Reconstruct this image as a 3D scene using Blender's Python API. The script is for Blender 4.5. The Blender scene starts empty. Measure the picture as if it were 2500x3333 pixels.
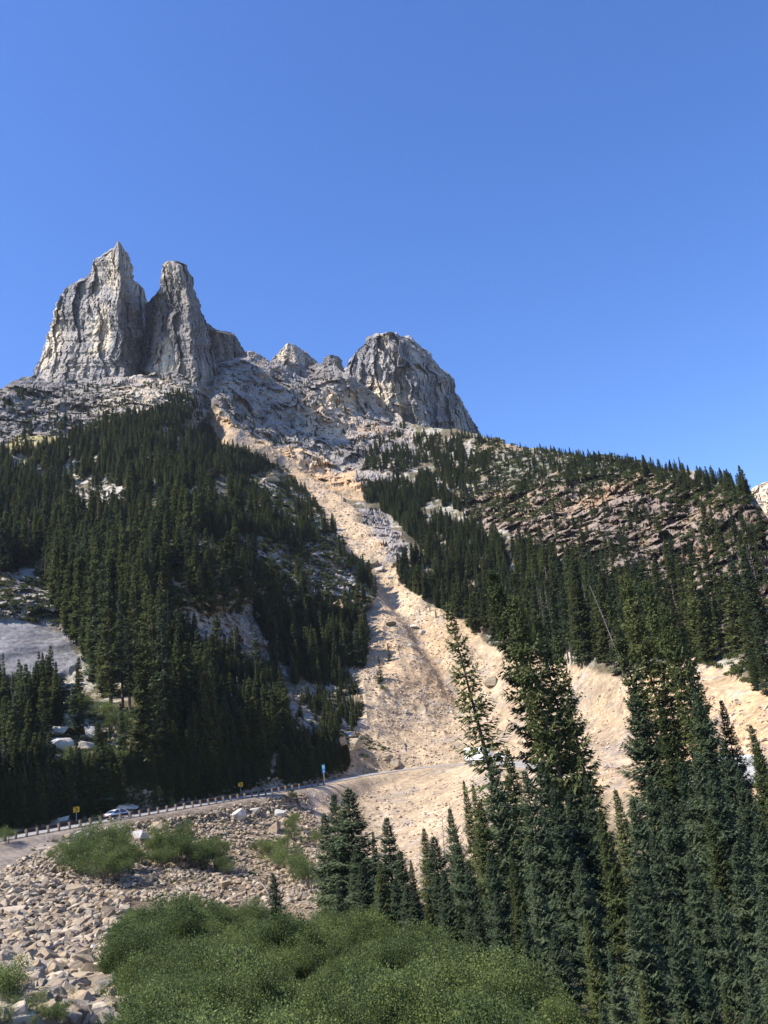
import bpy, bmesh, math, random, re
import numpy as np
from mathutils import Vector, Matrix, Euler
from mathutils.bvhtree import BVHTree

random.seed(7)
rng = np.random.default_rng(11)
SC = bpy.context.scene
COL = SC.collection

# ---------------------------------------------------------------- camera, sky, sun, exposure
FOC = 2917.0                       # focal length in units of the photograph's pixels (2500 x 3333)
PITCH, ROLL = math.radians(14.4), math.radians(6.2)
EYE = np.array([0.0, 0.0, 1.7])
SUN_AZ, SUN_EL = math.radians(-110.0), math.radians(50.0)     # azimuth from +Y towards +X
SUN_STRENGTH, SKY_STRENGTH, EXPOSURE = 4.6, 0.138, 0.82

_F = np.array([0, math.cos(PITCH), math.sin(PITCH)])
_U0 = np.array([0, -math.sin(PITCH), math.cos(PITCH)])
_R0 = np.array([1.0, 0, 0])
_U = math.cos(ROLL) * _U0 + math.sin(ROLL) * _R0
_R = math.cos(ROLL) * _R0 - math.sin(ROLL) * _U0

cd = bpy.data.cameras.new('camera')
cam = bpy.data.objects.new('camera', cd)
COL.objects.link(cam)
cd.sensor_fit = 'VERTICAL'; cd.sensor_height = 36.0; cd.sensor_width = 27.0
cd.lens = FOC / 3333.0 * 36.0
cd.clip_start = 0.1; cd.clip_end = 20000
cam.matrix_world = Matrix(((_R[0], _U[0], -_F[0], EYE[0]), (_R[1], _U[1], -_F[1], EYE[1]),
                           (_R[2], _U[2], -_F[2], EYE[2]), (0, 0, 0, 1)))
SC.camera = cam

world = bpy.data.worlds.new('World'); SC.world = world; world.use_nodes = True
wn = world.node_tree; wn.nodes.clear()
wo = wn.nodes.new('ShaderNodeOutputWorld'); wb = wn.nodes.new('ShaderNodeBackground'); ws = wn.nodes.new('ShaderNodeTexSky')
ws.sky_type = 'NISHITA'; ws.sun_disc = False; ws.sun_elevation = SUN_EL; ws.sun_rotation = SUN_AZ
ws.altitude = 0; ws.air_density = 1.0; ws.dust_density = 0.2; ws.ozone_density = 6.0
wb.inputs[1].default_value = SKY_STRENGTH
wh = wn.nodes.new('ShaderNodeHueSaturation'); wh.inputs['Saturation'].default_value = 1.16; wh.inputs['Hue'].default_value = 0.512
wn.links.new(ws.outputs[0], wh.inputs['Color']); wn.links.new(wh.outputs[0], wb.inputs[0]); wn.links.new(wb.outputs[0], wo.inputs[0])

sd = bpy.data.lights.new('sun', 'SUN'); sun = bpy.data.objects.new('sun', sd); COL.objects.link(sun)
sd.energy = SUN_STRENGTH; sd.angle = math.radians(0.53); sd.color = (1.0, 0.92, 0.80)
SUNDIR = Vector((math.sin(SUN_AZ) * math.cos(SUN_EL), math.cos(SUN_AZ) * math.cos(SUN_EL), math.sin(SUN_EL)))
sun.rotation_euler = SUNDIR.to_track_quat('Z', 'Y').to_euler()
sun.location = (0, 0, 60)

SC.view_settings.view_transform = 'Standard'; SC.view_settings.look = 'None'
SC.view_settings.gamma = 1.0; SC.view_settings.use_curve_mapping = False
SC.view_settings.exposure = EXPOSURE
SC.cycles.max_bounces = 5; SC.cycles.diffuse_bounces = 3; SC.cycles.transparent_max_bounces = 4
SC.cycles.transmission_bounces = 3; SC.cycles.glossy_bounces = 2


# ---------------------------------------------------------------- helpers: geometry of the view
def ray(px, py):
    px = np.asarray(px, float); py = np.asarray(py, float)
    d = _F + ((px - 1250) / FOC)[..., None] * _R - ((py - 1666.5) / FOC)[..., None] * _U
    return d / np.linalg.norm(d, axis=-1, keepdims=True)


def pt(px, py, r):
    return EYE + ray(px, py) * np.asarray(r, float)[..., None]


def project(p):
    q = np.asarray(p) - EYE
    z = q @ _F
    return 1250 + FOC * (q @ _R) / z, 1666.5 - FOC * (q @ _U) / z


def in_poly(px, py, poly):
    px = np.asarray(px, float); py = np.asarray(py, float)
    inside = np.zeros(px.shape, bool)
    n = len(poly)
    for i in range(n):
        x1, y1 = poly[i]; x2, y2 = poly[(i + 1) % n]
        if y1 == y2: continue
        c = (y1 > py) != (y2 > py)
        xi = (x2 - x1) * (py - y1) / (y2 - y1) + x1
        inside ^= c & (px < xi)
    return inside


def poly_dist(px, py, poly):
    """signed distance to a polygon, positive inside"""
    d = np.full(np.shape(px), 1e9)
    n = len(poly)
    for i in range(n):
        x1, y1 = poly[i]; x2, y2 = poly[(i + 1) % n]
        dx, dy = x2 - x1, y2 - y1
        L = dx * dx + dy * dy + 1e-9
        t = np.clip(((px - x1) * dx + (py - y1) * dy) / L, 0, 1)
        d = np.minimum(d, np.hypot(px - x1 - t * dx, py - y1 - t * dy))
    return np.where(in_poly(px, py, poly), d, -d)


def smooth(x, a, b):
    t = np.clip((x - a) / (b - a), 0, 1)
    return t * t * (3 - 2 * t)


# ---------------------------------------------------------------- helpers: noise
def _hash(i, j, k, seed):
    h = (i.astype(np.int64) * 374761393 + j.astype(np.int64) * 668265263 + k.astype(np.int64) * 2147483647 % 1000003 * 1013 + seed * 974634777) & 0xFFFFFFFF
    h = ((h ^ (h >> 13)) * 1274126177) & 0xFFFFFFFF
    h = ((h ^ (h >> 16)) * 2246822519) & 0xFFFFFFFF
    return ((h ^ (h >> 15)) & 0xFFFFFF) / float(0xFFFFFF)


def vnoise(p, seed=0):
    f = np.floor(p); t = p - f; t = t * t * t * (t * (t * 6 - 15) + 10)
    i, j, k = f[:, 0], f[:, 1], f[:, 2]
    out = 0
    for a in (0, 1):
        for b in (0, 1):
            for c in (0, 1):
                w = (t[:, 0] if a else 1 - t[:, 0]) * (t[:, 1] if b else 1 - t[:, 1]) * (t[:, 2] if c else 1 - t[:, 2])
                out = out + w * _hash(i + a, j + b, k + c, seed)
    return out * 2 - 1


def fbm(p, octaves=4, seed=0, gain=0.5, ridged=False):
    out = 0; amp = 1.0; q = np.array(p, float)
    for o in range(octaves):
        n = vnoise(q, seed + o * 17)
        if ridged: n = 1 - 2 * np.abs(n)
        out = out + amp * n
        q = q * 2.03 + 13.7; amp *= gain
    return out


def blocks(p, cell, seed=0, tilt=0.6):
    """random facets: each Voronoi cell is a tilted plane of its own, with a step between neighbours"""
    q = p / np.asarray(cell, float)
    f = np.floor(q)
    best = np.full(len(q), 1e9); second = np.full(len(q), 1e9)
    val = np.zeros(len(q))
    for a in (-1, 0, 1):
        for b in (-1, 0, 1):
            for c in (-1, 0, 1):
                i, j, k = f[:, 0] + a, f[:, 1] + b, f[:, 2] + c
                jx = i + _hash(i, j, k, seed); jy = j + _hash(i, j, k, seed + 1); jz = k + _hash(i, j, k, seed + 2)
                dx, dy, dz = q[:, 0] - jx, q[:, 1] - jy, q[:, 2] - jz
                d = dx * dx + dy * dy + dz * dz
                h = _hash(i, j, k, seed + 3) * 2 - 1
                v = h + tilt * (dx * (_hash(i, j, k, seed + 4) * 2 - 1) + dy * (_hash(i, j, k, seed + 5) * 2 - 1) + dz * (_hash(i, j, k, seed + 6) * 2 - 1)) * 2
                m = d < best
                second = np.where(m, best, np.minimum(second, d))
                val = np.where(m, v, val); best = np.where(m, d, best)
    edge = np.sqrt(second) - np.sqrt(best)
    return val, edge


# ---------------------------------------------------------------- helpers: objects
def mesh_np(name, verts, faces, mat=None, smooth_shade=False, col=None):
    """faces: (n,3) or (n,4) array"""
    verts = np.asarray(verts, np.float32); faces = np.asarray(faces, np.int32)
    me = bpy.data.meshes.new(name)
    n, k = faces.shape
    me.vertices.add(len(verts)); me.vertices.foreach_set('co', verts.ravel())
    me.loops.add(n * k); me.loops.foreach_set('vertex_index', faces.ravel())
    me.polygons.add(n); me.polygons.foreach_set('loop_start', np.arange(0, n * k, k, dtype=np.int32))
    me.polygons.foreach_set('use_smooth', np.full(n, smooth_shade, bool))
    me.update(calc_edges=True)
    if col is not None:
        at = me.attributes.new('albedo', 'FLOAT_COLOR', 'POINT')
        c4 = np.ones((len(verts), 4), np.float32); c4[:, :3] = col
        at.data.foreach_set('color', c4.ravel())
    if mat: me.materials.append(mat)
    return me


def link(name, data, parent=None, loc=None, rot=None, scale=None):
    o = bpy.data.objects.new(name, data)
    COL.objects.link(o)
    if parent is not None: o.parent = parent
    if loc is not None: o.location = loc
    if rot is not None: o.rotation_euler = rot
    if scale is not None: o.scale = scale
    return o


def tag(o, label, cat, group=None, kind=None):
    if label: o['label'] = label
    if cat: o['category'] = cat
    if group: o['group'] = group
    if kind: o['kind'] = kind
    return o


class MB:
    def __init__(s): s.v = []; s.f = []
    def add(s, vs, fs):
        n = len(s.v); s.v += [tuple(v) for v in vs]; s.f += [tuple(i + n for i in f) for f in fs]; return s
    def box(s, x0, x1, y0, y1, z0, z1):
        return s.add([(x0, y0, z0), (x1, y0, z0), (x1, y1, z0), (x0, y1, z0), (x0, y0, z1), (x1, y0, z1), (x1, y1, z1), (x0, y1, z1)],
                     [(0, 3, 2, 1), (4, 5, 6, 7), (0, 1, 5, 4), (1, 2, 6, 5), (2, 3, 7, 6), (3, 0, 4, 7)])
    def tube(s, path, radii, n=7):
        path = [Vector(p) for p in path]; vs = []; fs = []
        for i, p in enumerate(path):
            d = (path[min(i + 1, len(path) - 1)] - path[max(i - 1, 0)]).normalized()
            a = d.cross(Vector((0, 0, 1)))
            if a.length < 1e-3: a = Vector((1, 0, 0))
            a.normalize(); b = d.cross(a).normalized()
            for k in range(n):
                t = 2 * math.pi * k / n
                vs.append(p + (a * math.cos(t) + b * math.sin(t)) * radii[i])
        for i in range(len(path) - 1):
            for k in range(n):
                fs.append((i * n + k, i * n + (k + 1) % n, (i + 1) * n + (k + 1) % n, (i + 1) * n + k))
        fs.append(tuple(range(n))[::-1]); fs.append(tuple((len(path) - 1) * n + k for k in range(n)))
        return s.add(vs, fs)
    def build(s, name, mat, parent=None, smooth_shade=False, bevel=0):
        me = bpy.data.meshes.new(name); me.from_pydata(s.v, [], s.f)
        if bevel:
            bm = bmesh.new(); bm.from_mesh(me)
            bmesh.ops.bevel(bm, geom=bm.edges[:], offset=bevel, segments=2, affect='EDGES', clamp_overlap=True)
            bm.to_mesh(me); bm.free()
        me.update(); me.materials.append(mat)
        for p in me.polygons: p.use_smooth = smooth_shade
        return link(name, me, parent)


# ---------------------------------------------------------------- materials
def new_mat(name):
    m = bpy.data.materials.new(name); m.use_nodes = True
    nt = m.node_tree; nt.nodes.clear()
    out = nt.nodes.new('ShaderNodeOutputMaterial'); b = nt.nodes.new('ShaderNodeBsdfPrincipled')
    nt.links.new(b.outputs[0], out.inputs[0])
    b.inputs['Roughness'].default_value = 0.9
    b.inputs['Specular IOR Level'].default_value = 0.2
    return m, nt, b, out


def nd(nt, t, **kw):
    n = nt.nodes.new(t)
    for k, v in kw.items():
        if hasattr(n, k): setattr(n, k, v)
        else: n.inputs[k].default_value = v
    return n


def plain(name, col, rough=0.8, metal=0.0, noise=0.0, nscale=6.0, spec=0.3):
    m, nt, b, out = new_mat(name)
    b.inputs['Roughness'].default_value = rough; b.inputs['Metallic'].default_value = metal
    b.inputs['Specular IOR Level'].default_value = spec
    tc = nd(nt, 'ShaderNodeTexCoord'); nz = nd(nt, 'ShaderNodeTexNoise', Scale=nscale, Detail=4.0)
    nt.links.new(tc.outputs['Object'], nz.inputs['Vector'])
    hs = nd(nt, 'ShaderNodeHueSaturation'); hs.inputs['Color'].default_value = (*col, 1)
    mr = nd(nt, 'ShaderNodeMapRange'); mr.inputs[3].default_value = 1 - noise; mr.inputs[4].default_value = 1 + noise
    nt.links.new(nz.outputs[0], mr.inputs[0]); nt.links.new(mr.outputs[0], hs.inputs['Value'])
    nt.links.new(hs.outputs[0], b.inputs['Base Color'])
    return m


def ground_material(name, scales=(0.02, 0.15, 1.1), amp=(0.25, 0.3, 0.35), bump=0.6, bdist=0.5, aniso=(1, 1, 1), stones=0.0):
    """albedo from the point attribute, broken up by noise at three sizes; fine relief"""
    m, nt, b, out = new_mat(name)
    at = nd(nt, 'ShaderNodeAttribute', attribute_name='albedo')
    ge = nd(nt, 'ShaderNodeNewGeometry')
    mp = nd(nt, 'ShaderNodeMapping'); mp.inputs['Scale'].default_value = aniso
    nt.links.new(ge.outputs['Position'], mp.inputs[0])
    cur = at.outputs['Color']; last = None
    for s, a in zip(scales, amp):
        nz = nd(nt, 'ShaderNodeTexNoise', Scale=s, Detail=6.0, Roughness=0.65)
        nt.links.new(mp.outputs[0], nz.inputs['Vector'])
        mr = nd(nt, 'ShaderNodeMapRange'); mr.inputs[1].default_value = 0.3; mr.inputs[2].default_value = 0.7
        mr.inputs[3].default_value = 1 - a; mr.inputs[4].default_value = 1 + a
        nt.links.new(nz.outputs[0], mr.inputs[0])
        mx = nd(nt, 'ShaderNodeVectorMath', operation='SCALE')
        nt.links.new(cur, mx.inputs[0]); nt.links.new(mr.outputs[0], mx.inputs['Scale'])
        cur = mx.outputs[0]; last = nz
    if stones:
        vo = nd(nt, 'ShaderNodeTexVoronoi', Scale=1.1); nt.links.new(ge.outputs['Position'], vo.inputs['Vector'])
        hv = nd(nt, 'ShaderNodeSeparateColor'); nt.links.new(vo.outputs['Color'], hv.inputs[0])
        mr = nd(nt, 'ShaderNodeMapRange'); mr.inputs[3].default_value = 1 - stones; mr.inputs[4].default_value = 1 + stones
        nt.links.new(hv.outputs[0], mr.inputs[0])
        mx = nd(nt, 'ShaderNodeVectorMath', operation='SCALE')
        nt.links.new(cur, mx.inputs[0]); nt.links.new(mr.outputs[0], mx.inputs['Scale']); cur = mx.outputs[0]
    nt.links.new(cur, b.inputs['Base Color'])
    bp = nd(nt, 'ShaderNodeBump'); bp.inputs['Strength'].default_value = bump; bp.inputs['Distance'].default_value = bdist
    nb = nd(nt, 'ShaderNodeTexNoise', Scale=scales[-1] * 0.8, Detail=8.0, Roughness=0.75)
    nt.links.new(mp.outputs[0], nb.inputs['Vector']); nt.links.new(nb.outputs[0], bp.inputs['Height'])
    nt.links.new(bp.outputs[0], b.inputs['Normal'])
    return m


def leaf_material(name, dark, light, trans=0.25, vari=0.25, nscale=0.6):
    m, nt, b, out = new_mat(name)
    oi = nd(nt, 'ShaderNodeObjectInfo'); ge = nd(nt, 'ShaderNodeNewGeometry')
    nz = nd(nt, 'ShaderNodeTexNoise', Scale=nscale, Detail=3.0)
    nt.links.new(ge.outputs['Position'], nz.inputs['Vector'])
    add = nd(nt, 'ShaderNodeMath', operation='MULTIPLY_ADD'); add.inputs[1].default_value = 0.85; add.inputs[2].default_value = -0.3
    nt.links.new(oi.outputs['Random'], add.inputs[0])
    a2 = nd(nt, 'ShaderNodeMath', operation='ADD'); nt.links.new(add.outputs[0], a2.inputs[0])
    ml = nd(nt, 'ShaderNodeMath', operation='MULTIPLY'); ml.inputs[1].default_value = 0.8
    nt.links.new(nz.outputs[0], ml.inputs[0]); nt.links.new(ml.outputs[0], a2.inputs[1])
    mx = nd(nt, 'ShaderNodeMix', data_type='RGBA'); mx.inputs[6].default_value = (*dark, 1); mx.inputs[7].default_value = (*light, 1)
    nt.links.new(a2.outputs[0], mx.inputs[0])
    rp = nd(nt, 'ShaderNodeMapRange'); rp.inputs[3].default_value = 1 - vari; rp.inputs[4].default_value = 1 + vari
    nt.links.new(ge.outputs['Random Per Island'], rp.inputs[0])
    sc = nd(nt, 'ShaderNodeVectorMath', operation='SCALE'); nt.links.new(mx.outputs[2], sc.inputs[0]); nt.links.new(rp.outputs[0], sc.inputs['Scale'])
    nt.links.new(sc.outputs[0], b.inputs['Base Color'])
    b.inputs['Roughness'].default_value = 0.65; b.inputs['Specular IOR Level'].default_value = 0.18
    tr = nd(nt, 'ShaderNodeBsdfTranslucent'); nt.links.new(sc.outputs[0], tr.inputs[0])
    ms = nd(nt, 'ShaderNodeMixShader'); ms.inputs[0].default_value = trans
    nt.links.new(b.outputs[0], ms.inputs[1]); nt.links.new(tr.outputs[0], ms.inputs[2]); nt.links.new(ms.outputs[0], out.inputs[0])
    return m


def stone_material(name, cols, bump=0.35, dist=0.05, nscale=3.0):
    m, nt, b, out = new_mat(name)
    oi = nd(nt, 'ShaderNodeObjectInfo')
    cr = nd(nt, 'ShaderNodeValToRGB'); cr.color_ramp.interpolation = 'LINEAR'
    el = cr.color_ramp.elements
    while len(el) < len(cols): el.new(0.5)
    for i, c in enumerate(cols):
        el[i].position = i / (len(cols) - 1); el[i].color = (*c, 1)
    nt.links.new(oi.outputs['Random'], cr.inputs[0])
    tc = nd(nt, 'ShaderNodeNewGeometry'); nz = nd(nt, 'ShaderNodeTexNoise', Scale=nscale, Detail=6.0, Roughness=0.7)
    nt.links.new(tc.outputs['Position'], nz.inputs['Vector'])
    mr = nd(nt, 'ShaderNodeMapRange'); mr.inputs[1].default_value = 0.3; mr.inputs[2].default_value = 0.7; mr.inputs[3].default_value = 0.7; mr.inputs[4].default_value = 1.2
    nt.links.new(nz.outputs[0], mr.inputs[0])
    sc = nd(nt, 'ShaderNodeVectorMath', operation='SCALE'); nt.links.new(cr.outputs[0], sc.inputs[0]); nt.links.new(mr.outputs[0], sc.inputs['Scale'])
    nt.links.new(sc.outputs[0], b.inputs['Base Color'])
    bp = nd(nt, 'ShaderNodeBump'); bp.inputs['Strength'].default_value = bump; bp.inputs['Distance'].default_value = dist
    nt.links.new(nz.outputs[0], bp.inputs['Height']); nt.links.new(bp.outputs[0], b.inputs['Normal'])
    return m


M = {}
M['ground'] = ground_material('mountain_ground', stones=0.16)
M['cliff'] = ground_material('cliff_rock', scales=(0.018, 0.07, 0.45), amp=(0.22, 0.28, 0.3), bump=0.7, bdist=0.6, aniso=(1, 1, 0.35))
M['needle'] = leaf_material('conifer_needles', (0.062, 0.082, 0.032), (0.145, 0.168, 0.060), 0.38)
M['needle_blue'] = leaf_material('fir_needles', (0.050, 0.078, 0.042), (0.115, 0.150, 0.078), 0.32)
M['leaf'] = leaf_material('shrub_leaves', (0.074, 0.110, 0.036), (0.178, 0.225, 0.070), 0.42, 0.45, 0.45)
M['brush'] = leaf_material('slope_brush', (0.045, 0.066, 0.022), (0.12, 0.145, 0.045), 0.25, 0.3)
M['bark'] = plain('bark', (0.13, 0.10, 0.08), 0.95, noise=0.3, nscale=2)
M['deadwood'] = plain('bleached_wood', (0.23, 0.20, 0.17), 0.9, noise=0.25, nscale=3)
M['stone'] = stone_material('talus_stone', [(0.30, 0.235, 0.155), (0.42, 0.34, 0.235), (0.16, 0.13, 0.095), (0.50, 0.42, 0.31), (0.34, 0.245, 0.145), (0.22, 0.20, 0.175), (0.40, 0.325, 0.22), (0.18, 0.14, 0.10), (0.35, 0.275, 0.19), (0.54, 0.46, 0.35)])
M['scree'] = stone_material('scree_stone', [(0.48, 0.38, 0.27), (0.54, 0.43, 0.32), (0.38, 0.30, 0.22), (0.56, 0.47, 0.36), (0.33, 0.28, 0.24), (0.50, 0.38, 0.25)])
M['pale'] = stone_material('pale_granite', [(0.52, 0.48, 0.41), (0.44, 0.42, 0.38), (0.58, 0.53, 0.45), (0.40, 0.38, 0.36)])
M['asphalt'] = plain('asphalt', (0.30, 0.285, 0.265), 0.9, noise=0.15, nscale=0.5)
M['line'] = plain('road_paint', (0.75, 0.74, 0.7), 0.7, noise=0.1)
M['post'] = plain('weathered_timber', (0.17, 0.135, 0.10), 0.9, noise=0.2, nscale=3)
M['rail'] = plain('rusty_steel_rail', (0.055, 0.038, 0.03), 0.7, noise=0.3, nscale=1.5)
M['carpaint'] = plain('silver_car_paint', (0.62, 0.65, 0.72), 0.25, 0.35, spec=0.5)
M['glass'] = plain('dark_car_glass', (0.03, 0.045, 0.07), 0.08, spec=0.8)
M['tyre'] = plain('tyre_rubber', (0.02, 0.02, 0.02), 0.85)
M['rim'] = plain('wheel_rim', (0.45, 0.45, 0.46), 0.35, 0.8)
M['redlight'] = plain('tail_light', (0.45, 0.02, 0.02), 0.3)
M['white'] = plain('white_panel', (0.82, 0.82, 0.80), 0.4, noise=0.03)
M['greytrim'] = plain('grey_trim', (0.25, 0.25, 0.26), 0.6)
M['blue'] = plain('blue_sign_face', (0.02, 0.22, 0.62), 0.35)
M['cyan'] = plain('light_blue_sign_face', (0.08, 0.50, 0.78), 0.35)
M['yellow'] = plain('yellow_sign_face', (0.80, 0.42, 0.02), 0.4)
M['black'] = plain('black_sign_mark', (0.015, 0.015, 0.015), 0.5)
M['galv'] = plain('galvanised_pole', (0.48, 0.48, 0.47), 0.5, 0.6)
M['bladegrass'] = leaf_material('grass_blades', (0.10, 0.15, 0.03), (0.20, 0.24, 0.06), 0.4, 0.3)

# ---------------------------------------------------------------- the mountainside as one surface
# distance from the road-side viewpoint, by bearing, measured where the photograph lets one judge it
ROAD_PX = [(-900, 2900, -5.6), (-500, 2830, -5.6), (-200, 2775, -5.6), (0, 2737, -5.6), (180, 2704, -5.5), (360, 2672, -5.4), (620, 2628, -5.3), (870, 2585, -5.2), (1060, 2552, -5.0), (1180, 2528, -4.9),
           (1300, 2508, -4.7), (1420, 2494, -4.6), (1540, 2486, -4.7), (1640, 2490, -4.9), (1760, 2508, -5.3), (1950, 2545, -6.0), (2150, 2575, -6.6), (2350, 2592, -7.0), (2500, 2600, -7.2), (2900, 2640, -7.6)]
ROAD_CTRL = [(a, b, float((z - EYE[2]) / ray(a, b)[2])) for a, b, z in ROAD_PX]
_cols = {
    -700: [(5600, 8), (4900, 13), (4300, 21), (3700, 34), (3333, 50), (3100, 70), (2960, 98), (2600, 165), (2400, 195), (2200, 225), (1900, 280), (1700, 330), (1500, 420), (1400, 450)],
    0: [(5600, 8), (4900, 13), (4300, 20), (3700, 33), (3333, 50), (3100, 70), (2960, 96), (2850, 116), (2600, 150), (2400, 178), (2200, 212), (2030, 232), (1900, 262), (1700, 320), (1500, 400), (1380, 440), (1270, 480)],
    250: [(3333, 51), (3100, 71), (2960, 98), (2850, 119), (2560, 158), (2400, 180), (2200, 214), (2030, 236), (1900, 264), (1700, 320), (1460, 410), (1370, 450), (1235, 515)],
    600: [(5600, 8), (4900, 13), (4300, 20), (3700, 33), (3333, 52), (3100, 72), (2960, 102), (2840, 128), (2540, 172), (2300, 196), (2080, 236), (1980, 246), (1780, 275), (1650, 320), (1420, 430), (1340, 465), (1215, 525)],
    1000: [(3333, 50), (3050, 80), (2840, 140), (2450, 206), (2230, 248), (2020, 285), (1780, 335), (1640, 400), (1540, 460), (1450, 500), (1300, 545), (1190, 585)],
    1300: [(5600, 8), (4900, 13), (4300, 19), (3700, 31), (3333, 49), (3050, 79), (2820, 148), (2400, 240), (2200, 266), (2000, 305), (1800, 365), (1650, 420), (1480, 495), (1400, 545), (1350, 575)],
    1600: [(3333, 47), (3010, 80), (2820, 120), (2380, 240), (2180, 268), (1980, 305), (1800, 345), (1650, 395), (1420, 500)],
    2000: [(4300, 19), (3700, 30), (3333, 47), (3000, 78), (2820, 100), (2430, 165), (2220, 190), (2000, 235), (1830, 275), (1660, 325), (1580, 355), (1490, 400)],
    2250: [(2800, 92), (2440, 132), (2250, 160), (2050, 205), (1880, 245), (1700, 290), (1540, 345)],
    2500: [(5600, 8), (4900, 12), (4300, 19), (3700, 30), (3333, 46), (3000, 71), (2800, 84), (2440, 112), (2250, 140), (2050, 180), (1880, 215), (1720, 250), (1690, 260)],
    3200: [(5600, 9), (4900, 13), (4300, 20), (3700, 31), (3333, 47), (3000, 66), (2600, 90), (2400, 110), (1900, 190)],
}
CTRL = [(x, y, r) for x, l in _cols.items() for y, r in l] + ROAD_CTRL + [
    (690, 1400, 470), (690, 1200, 560), (760, 1420, 470), (760, 1250, 530), (830, 1150, 575), (1130, 1220, 570), (1560, 1415, 500), (1700, 1440, 465), (2100, 1510, 375), (2300, 1555, 325), (2440, 1610, 280)]
_cx = np.array([c[0] for c in CTRL], float) / 1000; _cy = np.array([c[1] for c in CTRL], float) / 1000
_cr = np.log(np.array([c[2] for c in CTRL], float))


def _tps(d2): return 0.5 * d2 * np.log(d2 + 1e-12)


_n = len(CTRL)
_A = np.zeros((_n + 3, _n + 3))
_A[:_n, :_n] = _tps((_cx[:, None] - _cx) ** 2 + ((_cy[:, None] - _cy) * 1.6) ** 2) + np.eye(_n) * 0.0015
_A[:_n, _n] = 1; _A[:_n, _n + 1] = _cx; _A[:_n, _n + 2] = _cy; _A[_n:, :_n] = _A[:_n, _n:].T
_W = np.linalg.solve(_A, np.concatenate([_cr, np.zeros(3)]))


def base_range(px, py):
    x = np.ravel(px) / 1000.0; y = np.ravel(py) / 1000.0
    out = np.empty(len(x))
    for s in range(0, len(x), 40000):
        xs, ys = x[s:s + 40000, None], y[s:s + 40000, None]
        k = _tps((xs - _cx) ** 2 + ((ys - _cy) * 1.6) ** 2)
        out[s:s + 40000] = k @ _W[:_n] + _W[_n] + _W[_n + 1] * xs[:, 0] + _W[_n + 2] * ys[:, 0]
    return np.exp(out).reshape(np.shape(px))


SKY = [(-900, 1500), (-300, 1340), (0, 1264), (60, 1232), (114, 1216), (160, 1240), (300, 1234), (450, 1226), (600, 1206), (680, 1200), (700, 1180),
       (787, 1168), (800, 1148), (828, 1143), (863, 1158), (890, 1188), (960, 1183), (1030, 1181), (1060, 1182), (1120, 1208), (1165, 1237),
       (1230, 1292), (1297, 1347), (1340, 1380), (1400, 1388), (1480, 1398), (1557, 1416), (1620, 1432), (1680, 1450), (1800, 1462), (1950, 1488),
       (2073, 1506), (2223, 1525), (2300, 1548), (2374, 1572), (2440, 1602), (2475, 1650), (2500, 1690), (2700, 1800), (3400, 1950)]
SKYX = np.array([s[0] for s in SKY], float); SKYY = np.array([s[1] for s in SKY], float)

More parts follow.
